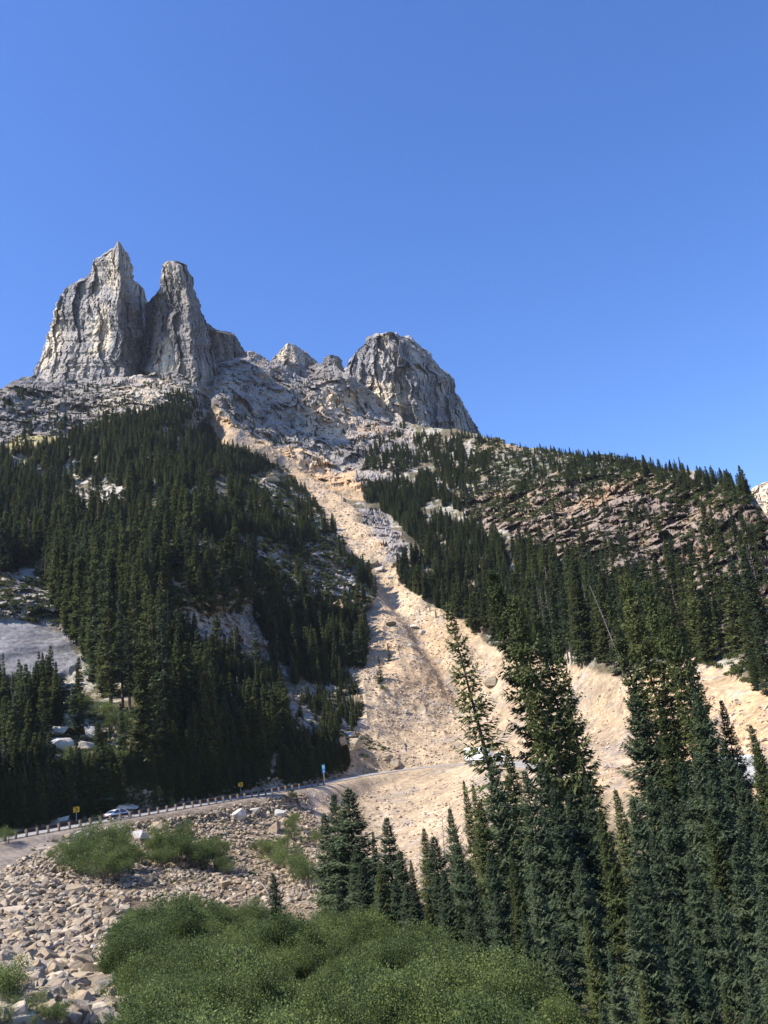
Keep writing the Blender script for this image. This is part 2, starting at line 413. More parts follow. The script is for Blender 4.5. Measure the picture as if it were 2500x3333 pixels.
POLY = {
    'chute': [(690, 1340), (700, 1420), (740, 1462), (820, 1482), (930, 1525), (980, 1580), (1040, 1635), (1080, 1690), (1120, 1770), (1200, 1860), (1240, 1940),
              (1190, 2000), (1205, 2080), (1190, 2180), (1175, 2260), (1200, 2350), (1100, 2390), (1050, 2430), (1130, 2500), (1060, 2545), (900, 2620), (900, 2720),
              (1050, 2960), (1700, 2960), (1700, 2700), (1640, 2500), (1800, 2560), (2600, 2640), (2600, 2290), (2500, 2280), (2330, 2180), (2250, 2150), (2100, 2210), (2030, 2230), (1800, 2165), (1640, 2150), (1570, 2080),
              (1490, 2010), (1400, 1975), (1312, 1908), (1268, 1835), (1180, 1700), (1125, 1620), (1050, 1570), (960, 1500), (870, 1450), (760, 1380), (712, 1330)],
    'crag': [(690, 1290), (700, 1170), (800, 1100), (900, 1150), (1120, 1150), (1180, 1200), (1300, 1310), (1350, 1400), (1380, 1480), (1310, 1560), (1240, 1610),
             (1150, 1600), (1050, 1550), (960, 1490), (870, 1440), (740, 1390), (700, 1340)],
    'leftcrag': [(-900, 1100), (690, 1100), (690, 1330), (640, 1340), (560, 1340), (420, 1350), (330, 1372), (230, 1410), (60, 1455), (0, 1450), (-900, 1560)],
    'darkrock': [(550, 1780), (590, 1750), (700, 1755), (850, 1770), (980, 1740), (1060, 1800), (1120, 1830), (1170, 1900), (1235, 1950), (1190, 2000), (1130, 1990), (1000, 2010), (900, 1965), (760, 1960), (640, 1995), (560, 1965)],
    'lowrock': [(550, 1950), (1000, 1990), (1010, 2080), (940, 2150), (880, 2200), (760, 2200), (640, 2150), (560, 2080)],
    'slab': [(-900, 1990), (0, 2008), (100, 2018), (180, 2040), (275, 2150), (230, 2190), (120, 2205), (0, 2195), (-900, 2250)],
    'ledges': [(-900, 1870), (0, 1865), (110, 1885), (180, 1960), (230, 2040), (260, 2120), (180, 2040), (0, 2008), (-900, 1990)],
    'rightcliff': [(1510, 1640), (1650, 1590), (1780, 1580), (1870, 1570), (2050, 1540), (2200, 1560), (2400, 1600), (2520, 1680), (3400, 1800), (3400, 2200), (2520, 2200), (2400, 2140), (2300, 2130), (2200, 2060), (2060, 1960), (1950, 1930), (1850, 1900), (1760, 1790), (1640, 1740), (1530, 1700)],
    'rightridge': [(1540, 1400), (1700, 1420), (2000, 1460), (2440, 1590), (2420, 1640), (2200, 1570), (2050, 1550), (1870, 1580), (1650, 1600), (1560, 1600)],
    'midrock': [(1180, 1650), (1250, 1670), (1330, 1780), (1350, 1830), (1290, 1850), (1240, 1800), (1180, 1720)],
    'midrock2': [(1455, 1900), (1530, 1890), (1600, 1910), (1640, 1990), (1620, 2110), (1560, 2060), (1490, 1990)],
    'mixed': [(760, 1560), (900, 1500), (980, 1580), (1040, 1635), (1080, 1700), (1120, 1780), (1000, 1760), (850, 1770), (700, 1750), (640, 1740), (780, 1680)],
    'patch1': [(220, 1500), (330, 1480), (320, 1530), (200, 1540)], 'patch2': [(640, 1490), (720, 1485), (700, 1520), (640, 1515)],
    'patch3': [(240, 1590), (420, 1580), (420, 1640), (240, 1660)], 'patch4': [(850, 1540), (920, 1540), (920, 1590), (850, 1590)],
    'leftrocks': [(40, 2220), (120, 2220), (300, 2360), (400, 2440), (360, 2490), (150, 2450), (130, 2370), (30, 2290)],
    'gravelbank': [(-900, 2900), (0, 2745), (300, 2690), (340, 2700), (200, 2790), (60, 2800), (100, 2900), (0, 2850), (-900, 3000)],
    'meadow': [(30, 1450), (130, 1425), (200, 1425), (180, 1450), (100, 1475), (40, 1475)],
}


def catmull(pts, step):
    P = [np.array(p, float) for p in pts]; P = [2 * P[0] - P[1]] + P + [2 * P[-1] - P[-2]]
    out = []
    for i in range(1, len(P) - 2):
        n = max(2, int(np.linalg.norm(P[i + 1] - P[i]) / step))
        for k in range(n):
            t = k / n
            out.append(0.5 * ((2 * P[i]) + (-P[i - 1] + P[i + 1]) * t + (2 * P[i - 1] - 5 * P[i] + 4 * P[i + 1] - P[i + 2]) * t * t + (-P[i - 1] + 3 * P[i] - 3 * P[i + 1] + P[i + 2]) * t ** 3))
    out.append(P[-2]); return np.array(out)


# near edge of the road in world space, then offset away from the viewer for the centre line
_re = np.array([pt(a, b, c) for a, b, c in ROAD_CTRL])
ROADEDGE = catmull(_re[:15], 1.0)
for _ in range(60):
    ROADEDGE[1:-1] = 0.5 * ROADEDGE[1:-1] + 0.25 * (ROADEDGE[2:] + ROADEDGE[:-2])
_tan = np.gradient(ROADEDGE, axis=0); _tan[:, 2] = 0; _tan /= np.linalg.norm(_tan, axis=1, keepdims=True)
_nor = np.stack([-_tan[:, 1], _tan[:, 0], np.zeros(len(_tan))], 1)
if _nor[len(_nor) // 2, 1] < 0: _nor = -_nor
ROADW = 7.4
ROADC = ROADEDGE + _nor * ROADW / 2


def road_query(xy):
    """distance from the road's centre line and the road's height there"""
    if len(xy) < 50:
        dd = (xy[:, None, 0] - ROADC[None, :, 0]) ** 2 + (xy[:, None, 1] - ROADC[None, :, 1]) ** 2
        k = dd.argmin(1)
        return np.sqrt(dd[np.arange(len(xy)), k]), ROADC[k, 2]
    d = np.full(len(xy), 1e9); z = np.zeros(len(xy))
    for i in range(0, len(ROADC), 2):
        dd = (xy[:, 0] - ROADC[i, 0]) ** 2 + (xy[:, 1] - ROADC[i, 1]) ** 2
        m = dd < d
        d = np.where(m, dd, d); z = np.where(m, ROADC[i, 2], z)
    return np.sqrt(d), z


def masks(px, py, jit):
    """weights 0..1 of each kind of ground, with ragged borders"""
    w = {}
    for k, poly in POLY.items():
        w[k] = smooth(poly_dist(px, py, poly) + jit * 14, -8, 8)
    return w


C_SCREE = np.array([0.42, 0.325, 0.215]); C_ORANGE = np.array([0.50, 0.335, 0.185]); C_GREY = np.array([0.27, 0.255, 0.245]); C_DARKG = np.array([0.14, 0.13, 0.13])
C_PALE = np.array([0.44, 0.40, 0.345]); C_SOIL = np.array([0.13, 0.11, 0.07]); C_VEG = np.array([0.075, 0.095, 0.035]); C_BROWN = np.array([0.25, 0.175, 0.12])
C_TALUS = np.array([0.20, 0.152, 0.10]); C_GRAV = np.array([0.25, 0.21, 0.17]); C_CREAM = np.array([0.58, 0.50, 0.38])


def mixc(c, col, w): return c * (1 - w[:, None]) + np.asarray(col) * w[:, None]


def build_mountainside():
    xs = np.concatenate([np.linspace(-850, -60, 34)[:-1], np.linspace(-60, 2560, 700), np.linspace(2560, 3350, 34)[1:]])
    ts = np.concatenate([np.linspace(0, 0.48, 24)[:-1], np.linspace(0.48, 0.60, 110)[:-1], np.linspace(0.60, 1, 470)])
    nx, nt_ = len(xs), len(ts)
    top = np.interp(xs, SKYX, SKYY)
    jag = fbm(np.stack([xs / 28, xs * 0, xs * 0 + 4.2], 1), 5, 5, 0.6)
    top = top + jag * np.interp(xs, [0, 600, 700, 1200, 1400, 2500], [5, 4, 5, 5, 3.5, 4])
    X = np.repeat(xs[None, :], nt_, 0)
    Y = 5600 + (top[None, :] - 5600) * ts[:, None]
    px, py = X.ravel(), Y.ravel()
    R = base_range(px, py)
    P = pt(px, py, R)
    # smooth normals of the undisplaced surface
    G = P.reshape(nt_, nx, 3)
    du = np.gradient(G, axis=1); dv = np.gradient(G, axis=0)
    N = np.cross(du, dv); N /= np.linalg.norm(N, axis=2, keepdims=True) + 1e-9
    N = N.reshape(-1, 3)
    N[np.sum(N * (P - EYE), 1) > 0] *= -1
    jit = fbm(P / 9.0, 4, 3)
    w = masks(px, py, jit)
    rdist, rz = road_query(P[:, :2])
    below = smooth(py, 0, 1) * 0
    roadline = np.interp(px, [c[0] for c in ROAD_CTRL], [c[1] for c in ROAD_CTRL])
    low = smooth(py - roadline, -8, 8)
    rock = np.clip(w['lowrock'] + w['crag'] + w['leftcrag'] + w['darkrock'] + w['ledges'] + w['rightcliff'] * 0.95 + w['midrock'] + w['midrock2'] + 0.7 * w['mixed'] + 0.6 * w['rightridge'], 0, 1)
    w['chute'] = smooth(poly_dist(px, py, POLY['chute']) + jit * 16, *[np.interp(py, [1700, 2000], [-8, -26]), np.interp(py, [1700, 2000], [8, -6])])
    chute = w['chute'] * (1 - w['crag'])
    rock *= 1 - chute * 0.85
    # ---- displacement (metres): along the surface normal, and ledges and blocks stepping into the slope
    disp = np.zeros(len(P)); step = np.zeros(len(P))
    far = smooth(R, 60, 300)
    disp += fbm(P / 28.0, 4, 21) * 2.6 * far * (1 - chute * 0.7) * (1 - low * 0.6)
    disp += fbm(P / 6.0, 4, 31) * 0.4 * (0.3 + 0.7 * far) * (1 - chute * 0.3)
    disp += chute * (fbm(P / 3.0, 4, 33) * 0.25 + fbm(P * np.array([1, .45, .45]) / 11.0, 3, 34, ridged=True) * 0.6) * (1 - low * 0.4)
    m = rock > 0.02
    Q = P[m] + np.stack([fbm(P[m] / 9, 3, 41), fbm(P[m] / 9, 3, 42), fbm(P[m] / 9, 3, 43)], 1) * 1.8
    Q = Q @ np.array(Euler((math.radians(8), math.radians(-14), 0)).to_matrix())
    sc = np.where((w['lowrock'] + w['darkrock'] + w['ledges'] + w['midrock'] + w['midrock2'])[m] > 0.5, 0.55, np.where(w['rightcliff'][m] > 0.5, 0.75, 1.0))[:, None]
    b1, e1 = blocks(Q / sc, (15, 15, 10), 51); b2, e2 = blocks(Q / sc, (6.0, 6.0, 3.0), 61); b3, e3 = blocks(Q / sc, (2.6, 2.6, 1.1), 71)
    rad = (b1 * (3.4 + 1.4 * w['rightcliff'][m] + 0.8 * w['crag'][m]) + b2 * 1.7 + b3 * 0.7) * sc[:, 0] + fbm(Q / 1.5, 3, 81) * 0.25
    vert = np.clip(w['leftcrag'] + w['crag'] + w['rightcliff'], 0, 1)[m]
    bv1, ev1 = blocks(Q / sc, (9, 9, 17), 151); bv2, ev2 = blocks(Q / sc, (3.6, 3.6, 6.0), 161)
    rad = rad * (1 - 0.55 * vert - 0.22 * w['crag'][m] + 0.5 * w['rightcliff'][m]) + vert * (0.8 + 0.9 * w['rightcliff'][m]) * (bv1 * 3.4 + bv2 * 1.5 + fbm(Q / np.array([4, 4, 14]), 4, 171, ridged=True) * 1.1) * sc[:, 0]
    st = 7.5 * sc[:, 0] * (1 + 0.25 * fbm(P[m] / 60, 2, 95))
    uu = (R[m] + fbm(P[m] * np.array([1, 1, 0.5]) / 22, 3, 96) * 3.2 * sc[:, 0] + rad * 0.5) / 7.5 / sc[:, 0]
    fr = uu - np.floor(uu)
    ter = (np.floor(uu) + smooth(fr, 0.45, 1.0) - uu) * 7.5 * sc[:, 0]
    step[m] = (rad + ter * (0.85 - 0.72 * vert)) * rock[m]
    step -= (w['darkrock'] * 5.0 + w['mixed'] * 3.0) * (1 - chute)
    crack = np.zeros(len(P)); crack[m] = (1 - smooth(e2, 0.0, 0.12)) * rock[m]
    step += crack * 0.6
    # patches of rock in the forest
    pr = np.clip(w['patch1'] + w['patch2'] + w['patch3'] + w['patch4'] + w['leftrocks'] * 0.6, 0, 1)
    # couloir between the spires and the crag
    cd_ = np.minimum.reduce([np.hypot((px - a) / 26, (py - b) / 60) for a, b in ((690, 1200), (672, 1260), (662, 1320), (676, 1380), (700, 1430))])
    step += 26 * np.exp(-cd_ ** 2)
    # the chute runs in a channel
    line = [(700, 1400), (800, 1490), (930, 1545), (1030, 1620), (1110, 1700), (1180, 1790), (1260, 1890), (1330, 1990), (1420, 2120), (1500, 2260)]
    ch = np.full(len(P), 1e9)
    for (a, b), (c, d_) in zip(line[:-1], line[1:]):
        t = np.clip(((px - a) * (c - a) + (py - b) * (d_ - b)) / ((c - a) ** 2 + (d_ - b) ** 2), 0, 1)
        ch = np.minimum(ch, np.hypot(px - a - t * (c - a), py - b - t * (d_ - b)))
    disp -= 4.0 * np.exp(-(ch / 38) ** 2) * smooth(py, 1400, 1520)
    disp *= 1 - smooth(ts.repeat(nx), 0.985, 1.0) * 0.35
    slabm = w['slab']; step *= (1 - slabm) * (0.1 + 0.9 * smooth(rdist, 6, 22))
    disp = disp * (1 - slabm * 0.85) + slabm * fbm(P * np.array([0.3, 0.3, 1.3]) / 3.0, 4, 91) * 0.35
    # keep the ground near the road and near the viewer calm
    disp *= 0.15 + 0.85 * smooth(rdist, 5, 20)
    disp *= 0.35 + 0.65 * smooth(R, 30, 110)
    step = step * (1 - smooth(ts.repeat(nx), 0.99, 1.0) * 0.3)
    P = P + N * disp[:, None] + ray(px, py) * step[:, None]
    # bench for the road
    rdist, rz = road_query(P[:, :2])
    k = 1 - smooth(rdist, ROADW / 2 + 1.3, ROADW / 2 + 5.5)
    P[:, 2] = P[:, 2] * (1 - k) + (rz - 0.12) * k
    # ---- colour of the ground itself
    n1 = fbm(P / 30.0, 4, 101); n2 = fbm(P / 7.0, 4, 111); n3 = fbm(P / 2.0, 3, 121)
    c = np.tile(C_SOIL, (len(P), 1))
    c = mixc(c, C_VEG, smooth(n2, -0.2, 0.6) * 0.8)
    c = mixc(c, C_PALE * 0.9, smooth(n2 + n3 * 0.6 - n1 * 0.3, 0.0, 0.5) * 0.85)
    rk = mixc(np.tile(C_GREY, (len(P), 1)), C_PALE * 0.85, smooth(n1 + 0.6 * n2, -0.1, 0.9) * 0.6)
    rk = mixc(rk, C_DARKG, smooth(-n2 - 0.3 * n1, 0.25, 0.9) * 0.7)
    rk = mixc(rk, C_ORANGE * 0.9, smooth(n1 * 0.7 - n2 * 0.7, 0.3, 0.95) * 0.5)
    rk = rk * np.array([1.02, 0.98, 0.94]) * (1 - 0.12 * w['leftcrag'] - 0.08 * w['crag'])[:, None]
    rc = mixc(rk, C_BROWN * 0.85, w['rightcliff'] * 0.6)
    rc = mixc(rc, C_ORANGE * 0.95, w['rightcliff'] * smooth(n1 - 0.5 * n2, 0.25, 0.9) * 0.4)
    rc = mixc(rc, C_VEG, np.clip(w['mixed'] + w['rightridge'], 0, 1) * smooth(n2 - 0.2 * n3, -0.25, 0.3) * 0.85)
    rc = mixc(rc, C_PALE * 0.9, np.clip(w['darkrock'] + w['lowrock'], 0, 1) * smooth(n2, -0.3, 0.4) * 0.5)
    c = c * (1 - rock[:, None]) + rc * rock[:, None]
    # orange foot of the crag and cream scar
    foot = smooth(poly_dist(px, py, [(700, 1330), (740, 1370), (900, 1440), (1000, 1480), (1180, 1560), (1180, 1620), (1040, 1600), (900, 1520), (740, 1440)]) + jit * 22, -16, 12)
    c = mixc(c, C_ORANGE * 1.08, foot * 0.8)
    scar = smooth(poly_dist(px, py, [(1060, 1270), (1140, 1280), (1170, 1350), (1130, 1420), (1020, 1430), (1000, 1360)]) + jit * 22, -14, 12)
    c = mixc(c, C_CREAM * np.array([0.95, 0.85, 0.78]), scar * 0.75)
    lbase = smooth(poly_dist(px, py, [(430, 1250), (560, 1240), (640, 1300), (560, 1330), (470, 1340), (330, 1360), (300, 1330)]) + jit * 26, -14, 12)
    c = mixc(c, C_CREAM * 0.92, lbase * 0.55)
    c = mixc(c, C_PALE, pr * smooth(n2 + n3, -0.5, 0.3) * 0.9)
    c = mixc(c, mixc(np.tile(np.array([0.235, 0.228, 0.23]), (len(P), 1)), C_DARKG, smooth(fbm(P * np.array([1, 1, 3.0]) / 5, 4, 131), 0.0, 0.7) * 0.6), slabm)
    c = mixc(c, np.array([0.36, 0.30, 0.13]), w['meadow'] * 0.8)
    sc_ = mixc(np.tile(C_SCREE, (len(P), 1)), C_ORANGE * 1.15, smooth(n1, 0.1, 0.8) * 0.35 + 0.25 * smooth(-py, -1900, -1500) + 0.5 * smooth(px, 1950, 2200))
    sc_ = mixc(sc_, C_GREY * 1.15, smooth(n2 * 0.7 + n3 * 0.6, 0.1, 0.7) * 0.5); sc_ = mixc(sc_, C_BROWN * 1.3, smooth(n3 - n1 * 0.5, 0.3, 0.9) * 0.4)
    c = c * (1 - chute[:, None]) + sc_ * chute[:, None]
    lowm = low * (1 - chute)
    tal = mixc(np.tile(C_TALUS, (len(P), 1)), C_SCREE, smooth(px + n1 * 150, 500, 1000) * 0.6)
    tal = mixc(tal, C_BROWN, smooth(n2, 0.0, 0.8) * 0.5)
    c = c * (1 - lowm[:, None]) + tal * lowm[:, None]
    c = mixc(c, C_GRAV, np.clip(w['gravelbank'], 0, 1) * 0.9)
    c = mixc(c, C_GRAV * 1.1, (1 - smooth(rdist, ROADW / 2 + 1.5, ROADW / 2 + 4)) * (px < 1000) * 0.9)
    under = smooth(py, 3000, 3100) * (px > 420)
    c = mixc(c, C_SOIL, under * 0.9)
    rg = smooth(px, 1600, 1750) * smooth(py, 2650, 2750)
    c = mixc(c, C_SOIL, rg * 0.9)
    c = np.clip(c, 0.01, 0.85)
    idx = np.arange(nx * nt_).reshape(nt_, nx)
    # ---- the far side of the ridge, falling away behind
    back_v = []; back_i = []
    Ptop = P.reshape(nt_, nx, 3)[-1]
    hd = Ptop - EYE; hd[:, 2] = 0; hd /= np.linalg.norm(hd, axis=1, keepdims=True)
    prev = idx[-1]; V = [P]; Cc = [c]; count = len(P); F = []
    for s, (dh, dz) in enumerate(((4, -1.5), (16, -12), (60, -60), (200, -220))):
        jitb = fbm(Ptop / 20 + s * 9, 3, 7)[:, None]
        Vb = Ptop + hd * (dh * (1 + 0.2 * jitb)) + np.array([0, 0, dz]) * (1 + 0.3 * jitb)
        cur = np.arange(count, count + nx); count += nx
        V.append(Vb); Cc.append(np.tile(C_GREY, (nx, 1)))
        F.append(np.stack([prev[:-1], prev[1:], cur[1:], cur[:-1]], 1)); prev = cur
    quads = np.stack([idx[:-1, :-1].ravel(), idx[:-1, 1:].ravel(), idx[1:, 1:].ravel(), idx[1:, :-1].ravel()], 1)
    F = np.concatenate([quads] + F); V = np.concatenate(V); Cc = np.concatenate(Cc)
    me = mesh_np('mountainside', V, F, M['ground'], False, Cc)
    o = link('mountainside', me); tag(o, None, None, kind='structure')
    bv = BVHTree.FromPolygons([tuple(v) for v in V[:len(P)].tolist()], [tuple(q) for q in quads.tolist()], all_triangles=False)
    return o, bv


MOUNT, BVH = build_mountainside()
EYEV = Vector(EYE)


def hit(px, py):
    d = Vector(ray(px, py))
    loc, nor, i, dist = BVH.ray_cast(EYEV, d)
    return loc, nor, dist


def ground_at(x, y):
    loc, nor, i, dist = BVH.ray_cast(Vector((x, y, 2000)), Vector((0, 0, -1)))
    return (loc.z if loc else None), nor


def base_plain():
    """the valley floor all round, out to the horizon"""
    n = 72; rs = [9.0, 30, 120, 400, 900, 1500]
    v = []; c = []
    for r in rs:
        for k in range(n):
            a = 2 * math.pi * k / n
            v.append((math.cos(a) * r, math.sin(a) * r, -19.0 - (0 if r < 500 else 25)))
            c.append((0.10, 0.10, 0.055))
    v.append((0, 0, -19.0)); c.append((0.1, 0.1, 0.055)); ci = len(v) - 1
    f = [(i * n + k, i * n + (k + 1) % n, (i + 1) * n + (k + 1) % n, (i + 1) * n + k) for i in range(len(rs) - 1) for k in range(n)]
    f += [(ci, k, (k + 1) % n, ci) for k in range(n)]
    f = [q for q in f]
    me = bpy.data.meshes.new('valley_ground'); me.from_pydata(v, [], [q if q[0] != q[3] else q[:3] for q in f])
    at = me.attributes.new('albedo', 'FLOAT_COLOR', 'POINT'); at.data.foreach_set('color', np.array([(*q, 1) for q in c], np.float32).ravel())
    me.materials.append(M['ground']); me.update()
    tag(link('valley_ground', me), None, None, kind='structure')


base_plain()


# ---------------------------------------------------------------- rock peaks as closed bodies
def build_peak(name, rows, R0, thick, seed, cell=(17, 17, 60), amp=5.0, S=0.58, cream=(), dark=(), nrow=260, ncol=200, side_split=None, tone=1.0, zmul=1.0):
    """rows: (y, [(x, dR) ...]) from top to bottom; the front is a fold of facets, the back is rounded"""
    ys = np.array([r[0] for r in rows], float); K = len(rows[0][1])
    XK = np.array([[p[0] for p in r[1]] for r in rows], float); DK = np.array([[p[1] for p in r[1]] for r in rows], float) * S
    cell = tuple(c * S for c in cell); amp *= S; thick *= S
    t = np.linspace(0, 1, nrow) ** 0.85
    yy = ys[0] + (ys[-1] - ys[0]) * t
    XK = np.stack([np.interp(yy, ys, XK[:, k]) for k in range(K)], 1); DK = np.stack([np.interp(yy, ys, DK[:, k]) for k in range(K)], 1)
    for k_ in range(1, K - 1):
        wk = np.minimum(XK[:, k_] - XK[:, k_ - 1], XK[:, k_ + 1] - XK[:, k_])
        XK[:, k_] += fbm(np.stack([yy / 55, yy * 0 + k_ * 7, yy * 0 + seed], 1), 4, seed + k_, 0.6) * wk * 0.22
    u = np.linspace(0, K - 1, ncol); i0 = np.clip(u.astype(int), 0, K - 2); fu = u - i0
    fx = XK[:, i0] * (1 - fu) + XK[:, i0 + 1] * fu
    fd = DK[:, i0] * (1 - fu) + DK[:, i0 + 1] * fu
    nb = 40; ub = np.linspace(0, 1, nb + 2)[1:-1]
    bx = XK[:, -1:] * (1 - ub) + XK[:, :1] * ub
    wid = (XK[:, -1:] - XK[:, :1])
    bd = DK[:, -1:] * (1 - ub) + DK[:, :1] * ub + np.sin(ub * math.pi) * np.minimum(thick, wid * 0.28 * R0 / FOC * 2 + 2)
    jl = fbm(np.stack([yy / 26, yy * 0, yy * 0 + seed], 1), 5, seed + 95, 0.6) * 5; jr = fbm(np.stack([yy / 26, yy * 0, yy * 0 + seed], 1), 5, seed + 96, 0.6) * 5
    tt = np.linspace(0, 1, ncol); fj = np.clip(wid[:, 0] / 60, 0.15, 1)
    fx = fx + (jl * fj)[:, None] * (1 - tt) ** 3 + (jr * fj)[:, None] * tt ** 3; bx = bx + (jl * fj)[:, None] * ub ** 3 + (jr * fj)[:, None] * (1 - ub) ** 3
    X = np.concatenate([fx, bx], 1); D = np.concatenate([fd, bd], 1); Y = np.repeat(yy[:, None], X.shape[1], 1)
    nc = X.shape[1]
    P = pt(X.ravel(), Y.ravel(), R0 + D.ravel())
    G = P.reshape(nrow, nc, 3)
    du = np.roll(G, -1, 1) - np.roll(G, 1, 1); dv = np.gradient(G, axis=0)
    N = np.cross(du, dv); N /= np.linalg.norm(N, axis=2, keepdims=True) + 1e-9; N = N.reshape(-1, 3)
    cen = G.mean(1, keepdims=True); out = (G - cen).reshape(-1, 3)
    s = np.sum(N * out, 1).reshape(nrow, nc).sum(1)
    if np.median(s) < 0: N = -N
    warp = np.stack([fbm(P / 15, 3, seed + 1), fbm(P / 15, 3, seed + 2), fbm(P / 15, 3, seed + 3)], 1) * 2.6
    Q = P + warp
    b1, e1 = blocks(Q, cell, seed + 10); b2, e2 = blocks(Q, np.array(cell) * 0.42, seed + 20); b3, e3 = blocks(Q, np.array(cell) * 0.17, seed + 30)
    grid_ = fbm((Q @ np.array(Euler((0, math.radians(24), 0)).to_matrix())) / np.array([3.2, 3.2, 15]), 4, seed + 44, ridged=True)
    rid = fbm(Q / np.array([8, 8, 36]), 4, seed + 40, ridged=True)
    fade = np.clip((wid.repeat(nc, 1).ravel()) / 60, 0.12, 1)
    disp = (b1 * amp * 0.95 + b2 * amp * 0.38 + b3 * amp * 0.13 + rid * amp * 0.2 + grid_ * amp * 0.16 + fbm(Q / 3, 3, seed + 50) * 0.35) * fade
    disp -= (1 - smooth(e2, 0, 0.1)) * 0.7 * fade
    front = (np.arange(nc) < ncol)[None, :].repeat(nrow, 0).ravel()
    D3 = np.where(front[:, None], ray(X.ravel(), Y.ravel()) * (-1.0), N)
    P = P + D3 * (disp * np.where(front, 1.0, 0.3))[:, None] + N * (fbm(P / 1.6, 3, seed + 90) * 0.35 * fade)[:, None]
    n1 = fbm(P / np.array([15, 15, 40]), 4, seed + 60); n2 = fbm(P / np.array([3.5, 3.5, 11]), 4, seed + 70)
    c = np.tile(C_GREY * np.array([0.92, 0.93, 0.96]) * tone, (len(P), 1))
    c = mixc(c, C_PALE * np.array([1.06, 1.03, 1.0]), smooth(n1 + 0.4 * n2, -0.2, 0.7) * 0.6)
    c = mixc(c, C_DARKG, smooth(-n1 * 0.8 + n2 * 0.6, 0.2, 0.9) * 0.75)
    px, py = X.ravel(), Y.ravel(); j = fbm(P / 10.0, 3, seed + 80)
    for poly in cream: c = mixc(c, C_CREAM, smooth(poly_dist(px, py, poly) + j * 14, -10, 8) * 0.95 * smooth(n2, -1.0, -0.2))
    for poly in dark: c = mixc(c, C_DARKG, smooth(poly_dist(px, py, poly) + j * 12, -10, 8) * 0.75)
    idx = np.arange(nrow * nc).reshape(nrow, nc)
    nxt = np.roll(idx, -1, 1)
    quads = np.stack([idx[:-1].ravel(), idx[1:].ravel(), nxt[1:].ravel(), nxt[:-1].ravel()], 1)
    topc = P.reshape(nrow, nc, 3)[0].mean(0)
    V = np.concatenate([P, topc[None]]); c = np.concatenate([c, c[:1]])
    cap = np.stack([idx[0], np.roll(idx[0], -1), np.full(nc, len(P)), np.full(nc, len(P))], 1)
    me = bpy.data.meshes.new(name)
    faces = quads.tolist() + [q[:3] for q in cap.tolist()]
    me.from_pydata(V.tolist(), [], faces)
    at = me.attributes.new('albedo', 'FLOAT_COLOR', 'POINT'); c4 = np.ones((len(V), 4), np.float32); c4[:, :3] = np.clip(c, 0.02, 0.8)
    at.data.foreach_set('color', c4.ravel()); me.materials.append(M['cliff']); me.update()
    o = link(name, me); tag(o, None, None, kind='structure')
    return o


build_peak('pointed_rock_spire', [
    (787, [(380, 4), (382, 2), (384, 0), (386, 2), (389, 4)]),
    (808, [(369, 16), (376, 6), (387, -4), (396, 8), (406, 20)]),
    (844, [(309, 34), (345, 10), (386, -14), (405, 14), (422, 34)]),
    (876, [(297, 40), (340, 12), (388, -20), (412, 14), (434, 40)]),
    (912, [(273, 44), (335, 12), (389, -24), (418, 14), (436, 46)]),
    (922, [(230, 48), (330, 12), (389, -26), (424, 14), (450, 50)]),
    (945, [(205, 52), (315, 12), (390, -28), (432, 14), (470, 76)]),
    (1004, [(180, 52), (290, 6), (392, -34), (440, 14), (484, 100)]),
    (1091, [(157, 52), (270, 2), (394, -40), (445, 10), (492, 104)]),
    (1167, [(130, 48), (250, -2), (398, -46), (450, 6), (495, 104)]),
    (1215, [(108, 44), (240, -6), (400, -50), (450, 2), (500, 100)]),
    (1340, [(70, 30), (220, -20), (400, -60), (450, -10), (510, 50)])],
    560, 60, 200, cream=[[(346, 830), (385, 820), (390, 980), (370, 960), (345, 930)], [(165, 1010), (200, 1000), (190, 1120), (150, 1210), (120, 1210), (150, 1100)], [(330, 990), (360, 1000), (360, 1140), (300, 1180), (290, 1100)]], amp=5.2)
build_peak('blunt_rock_spire', [
    (849, [(543, 4), (552, 2), (560, 0), (568, 2), (577, 4)]),
    (863, [(526, 14), (548, -2), (575, -8), (590, 4), (601, 16)]),
    (890, [(525, 22), (550, -4), (590, -14), (608, 6), (620, 24)]),
    (922, [(525, 24), (552, -4), (596, -18), (616, 8), (628, 28)]),
    (955, [(508, 30), (545, 0), (604, -22), (622, 10), (634, 32)]),
    (990, [(478, 84), (535, 4), (612, -26), (636, 12), (648, 38)]),
    (1060, [(470, 84), (525, 2), (622, -32), (655, 12), (678, 44)]),
    (1150, [(446, 74), (510, -4), (628, -38), (668, 10), (700, 50)]),
    (1220, [(440, 62), (505, -10), (634, -44), (678, 8), (712, 50)]),
    (1340, [(430, 20), (500, -20), (640, -54), (690, 0), (720, 40)])],
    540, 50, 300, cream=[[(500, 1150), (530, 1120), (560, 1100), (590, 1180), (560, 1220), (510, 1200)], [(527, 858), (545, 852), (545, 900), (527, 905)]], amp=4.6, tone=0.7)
build_peak('shade_painted_rock_shoulder', [
    (1052, [(650, 6), (660, 2), (668, 0), (676, 6)]),
    (1078, [(640, 20), (670, 4), (690, 2), (712, 18)]),
    (1088, [(640, 22), (690, 4), (730, 2), (762, 20)]),
    (1112, [(640, 26), (690, 2), (740, 0), (781, 26)]),
    (1146, [(640, 28), (690, 0), (745, -4), (797, 28)]),
    (1200, [(640, 28), (690, -4), (750, -8), (815, 28)]),
    (1300, [(640, 28), (690, -10), (750, -14), (830, 28)])],
    575, 50, 400, nrow=120, ncol=120, amp=3.6, tone=0.7, dark=[[(600, 1000), (900, 1000), (900, 1400), (600, 1400)]])  # dark polygon paints the spire's shade into the colour of the whole shoulder
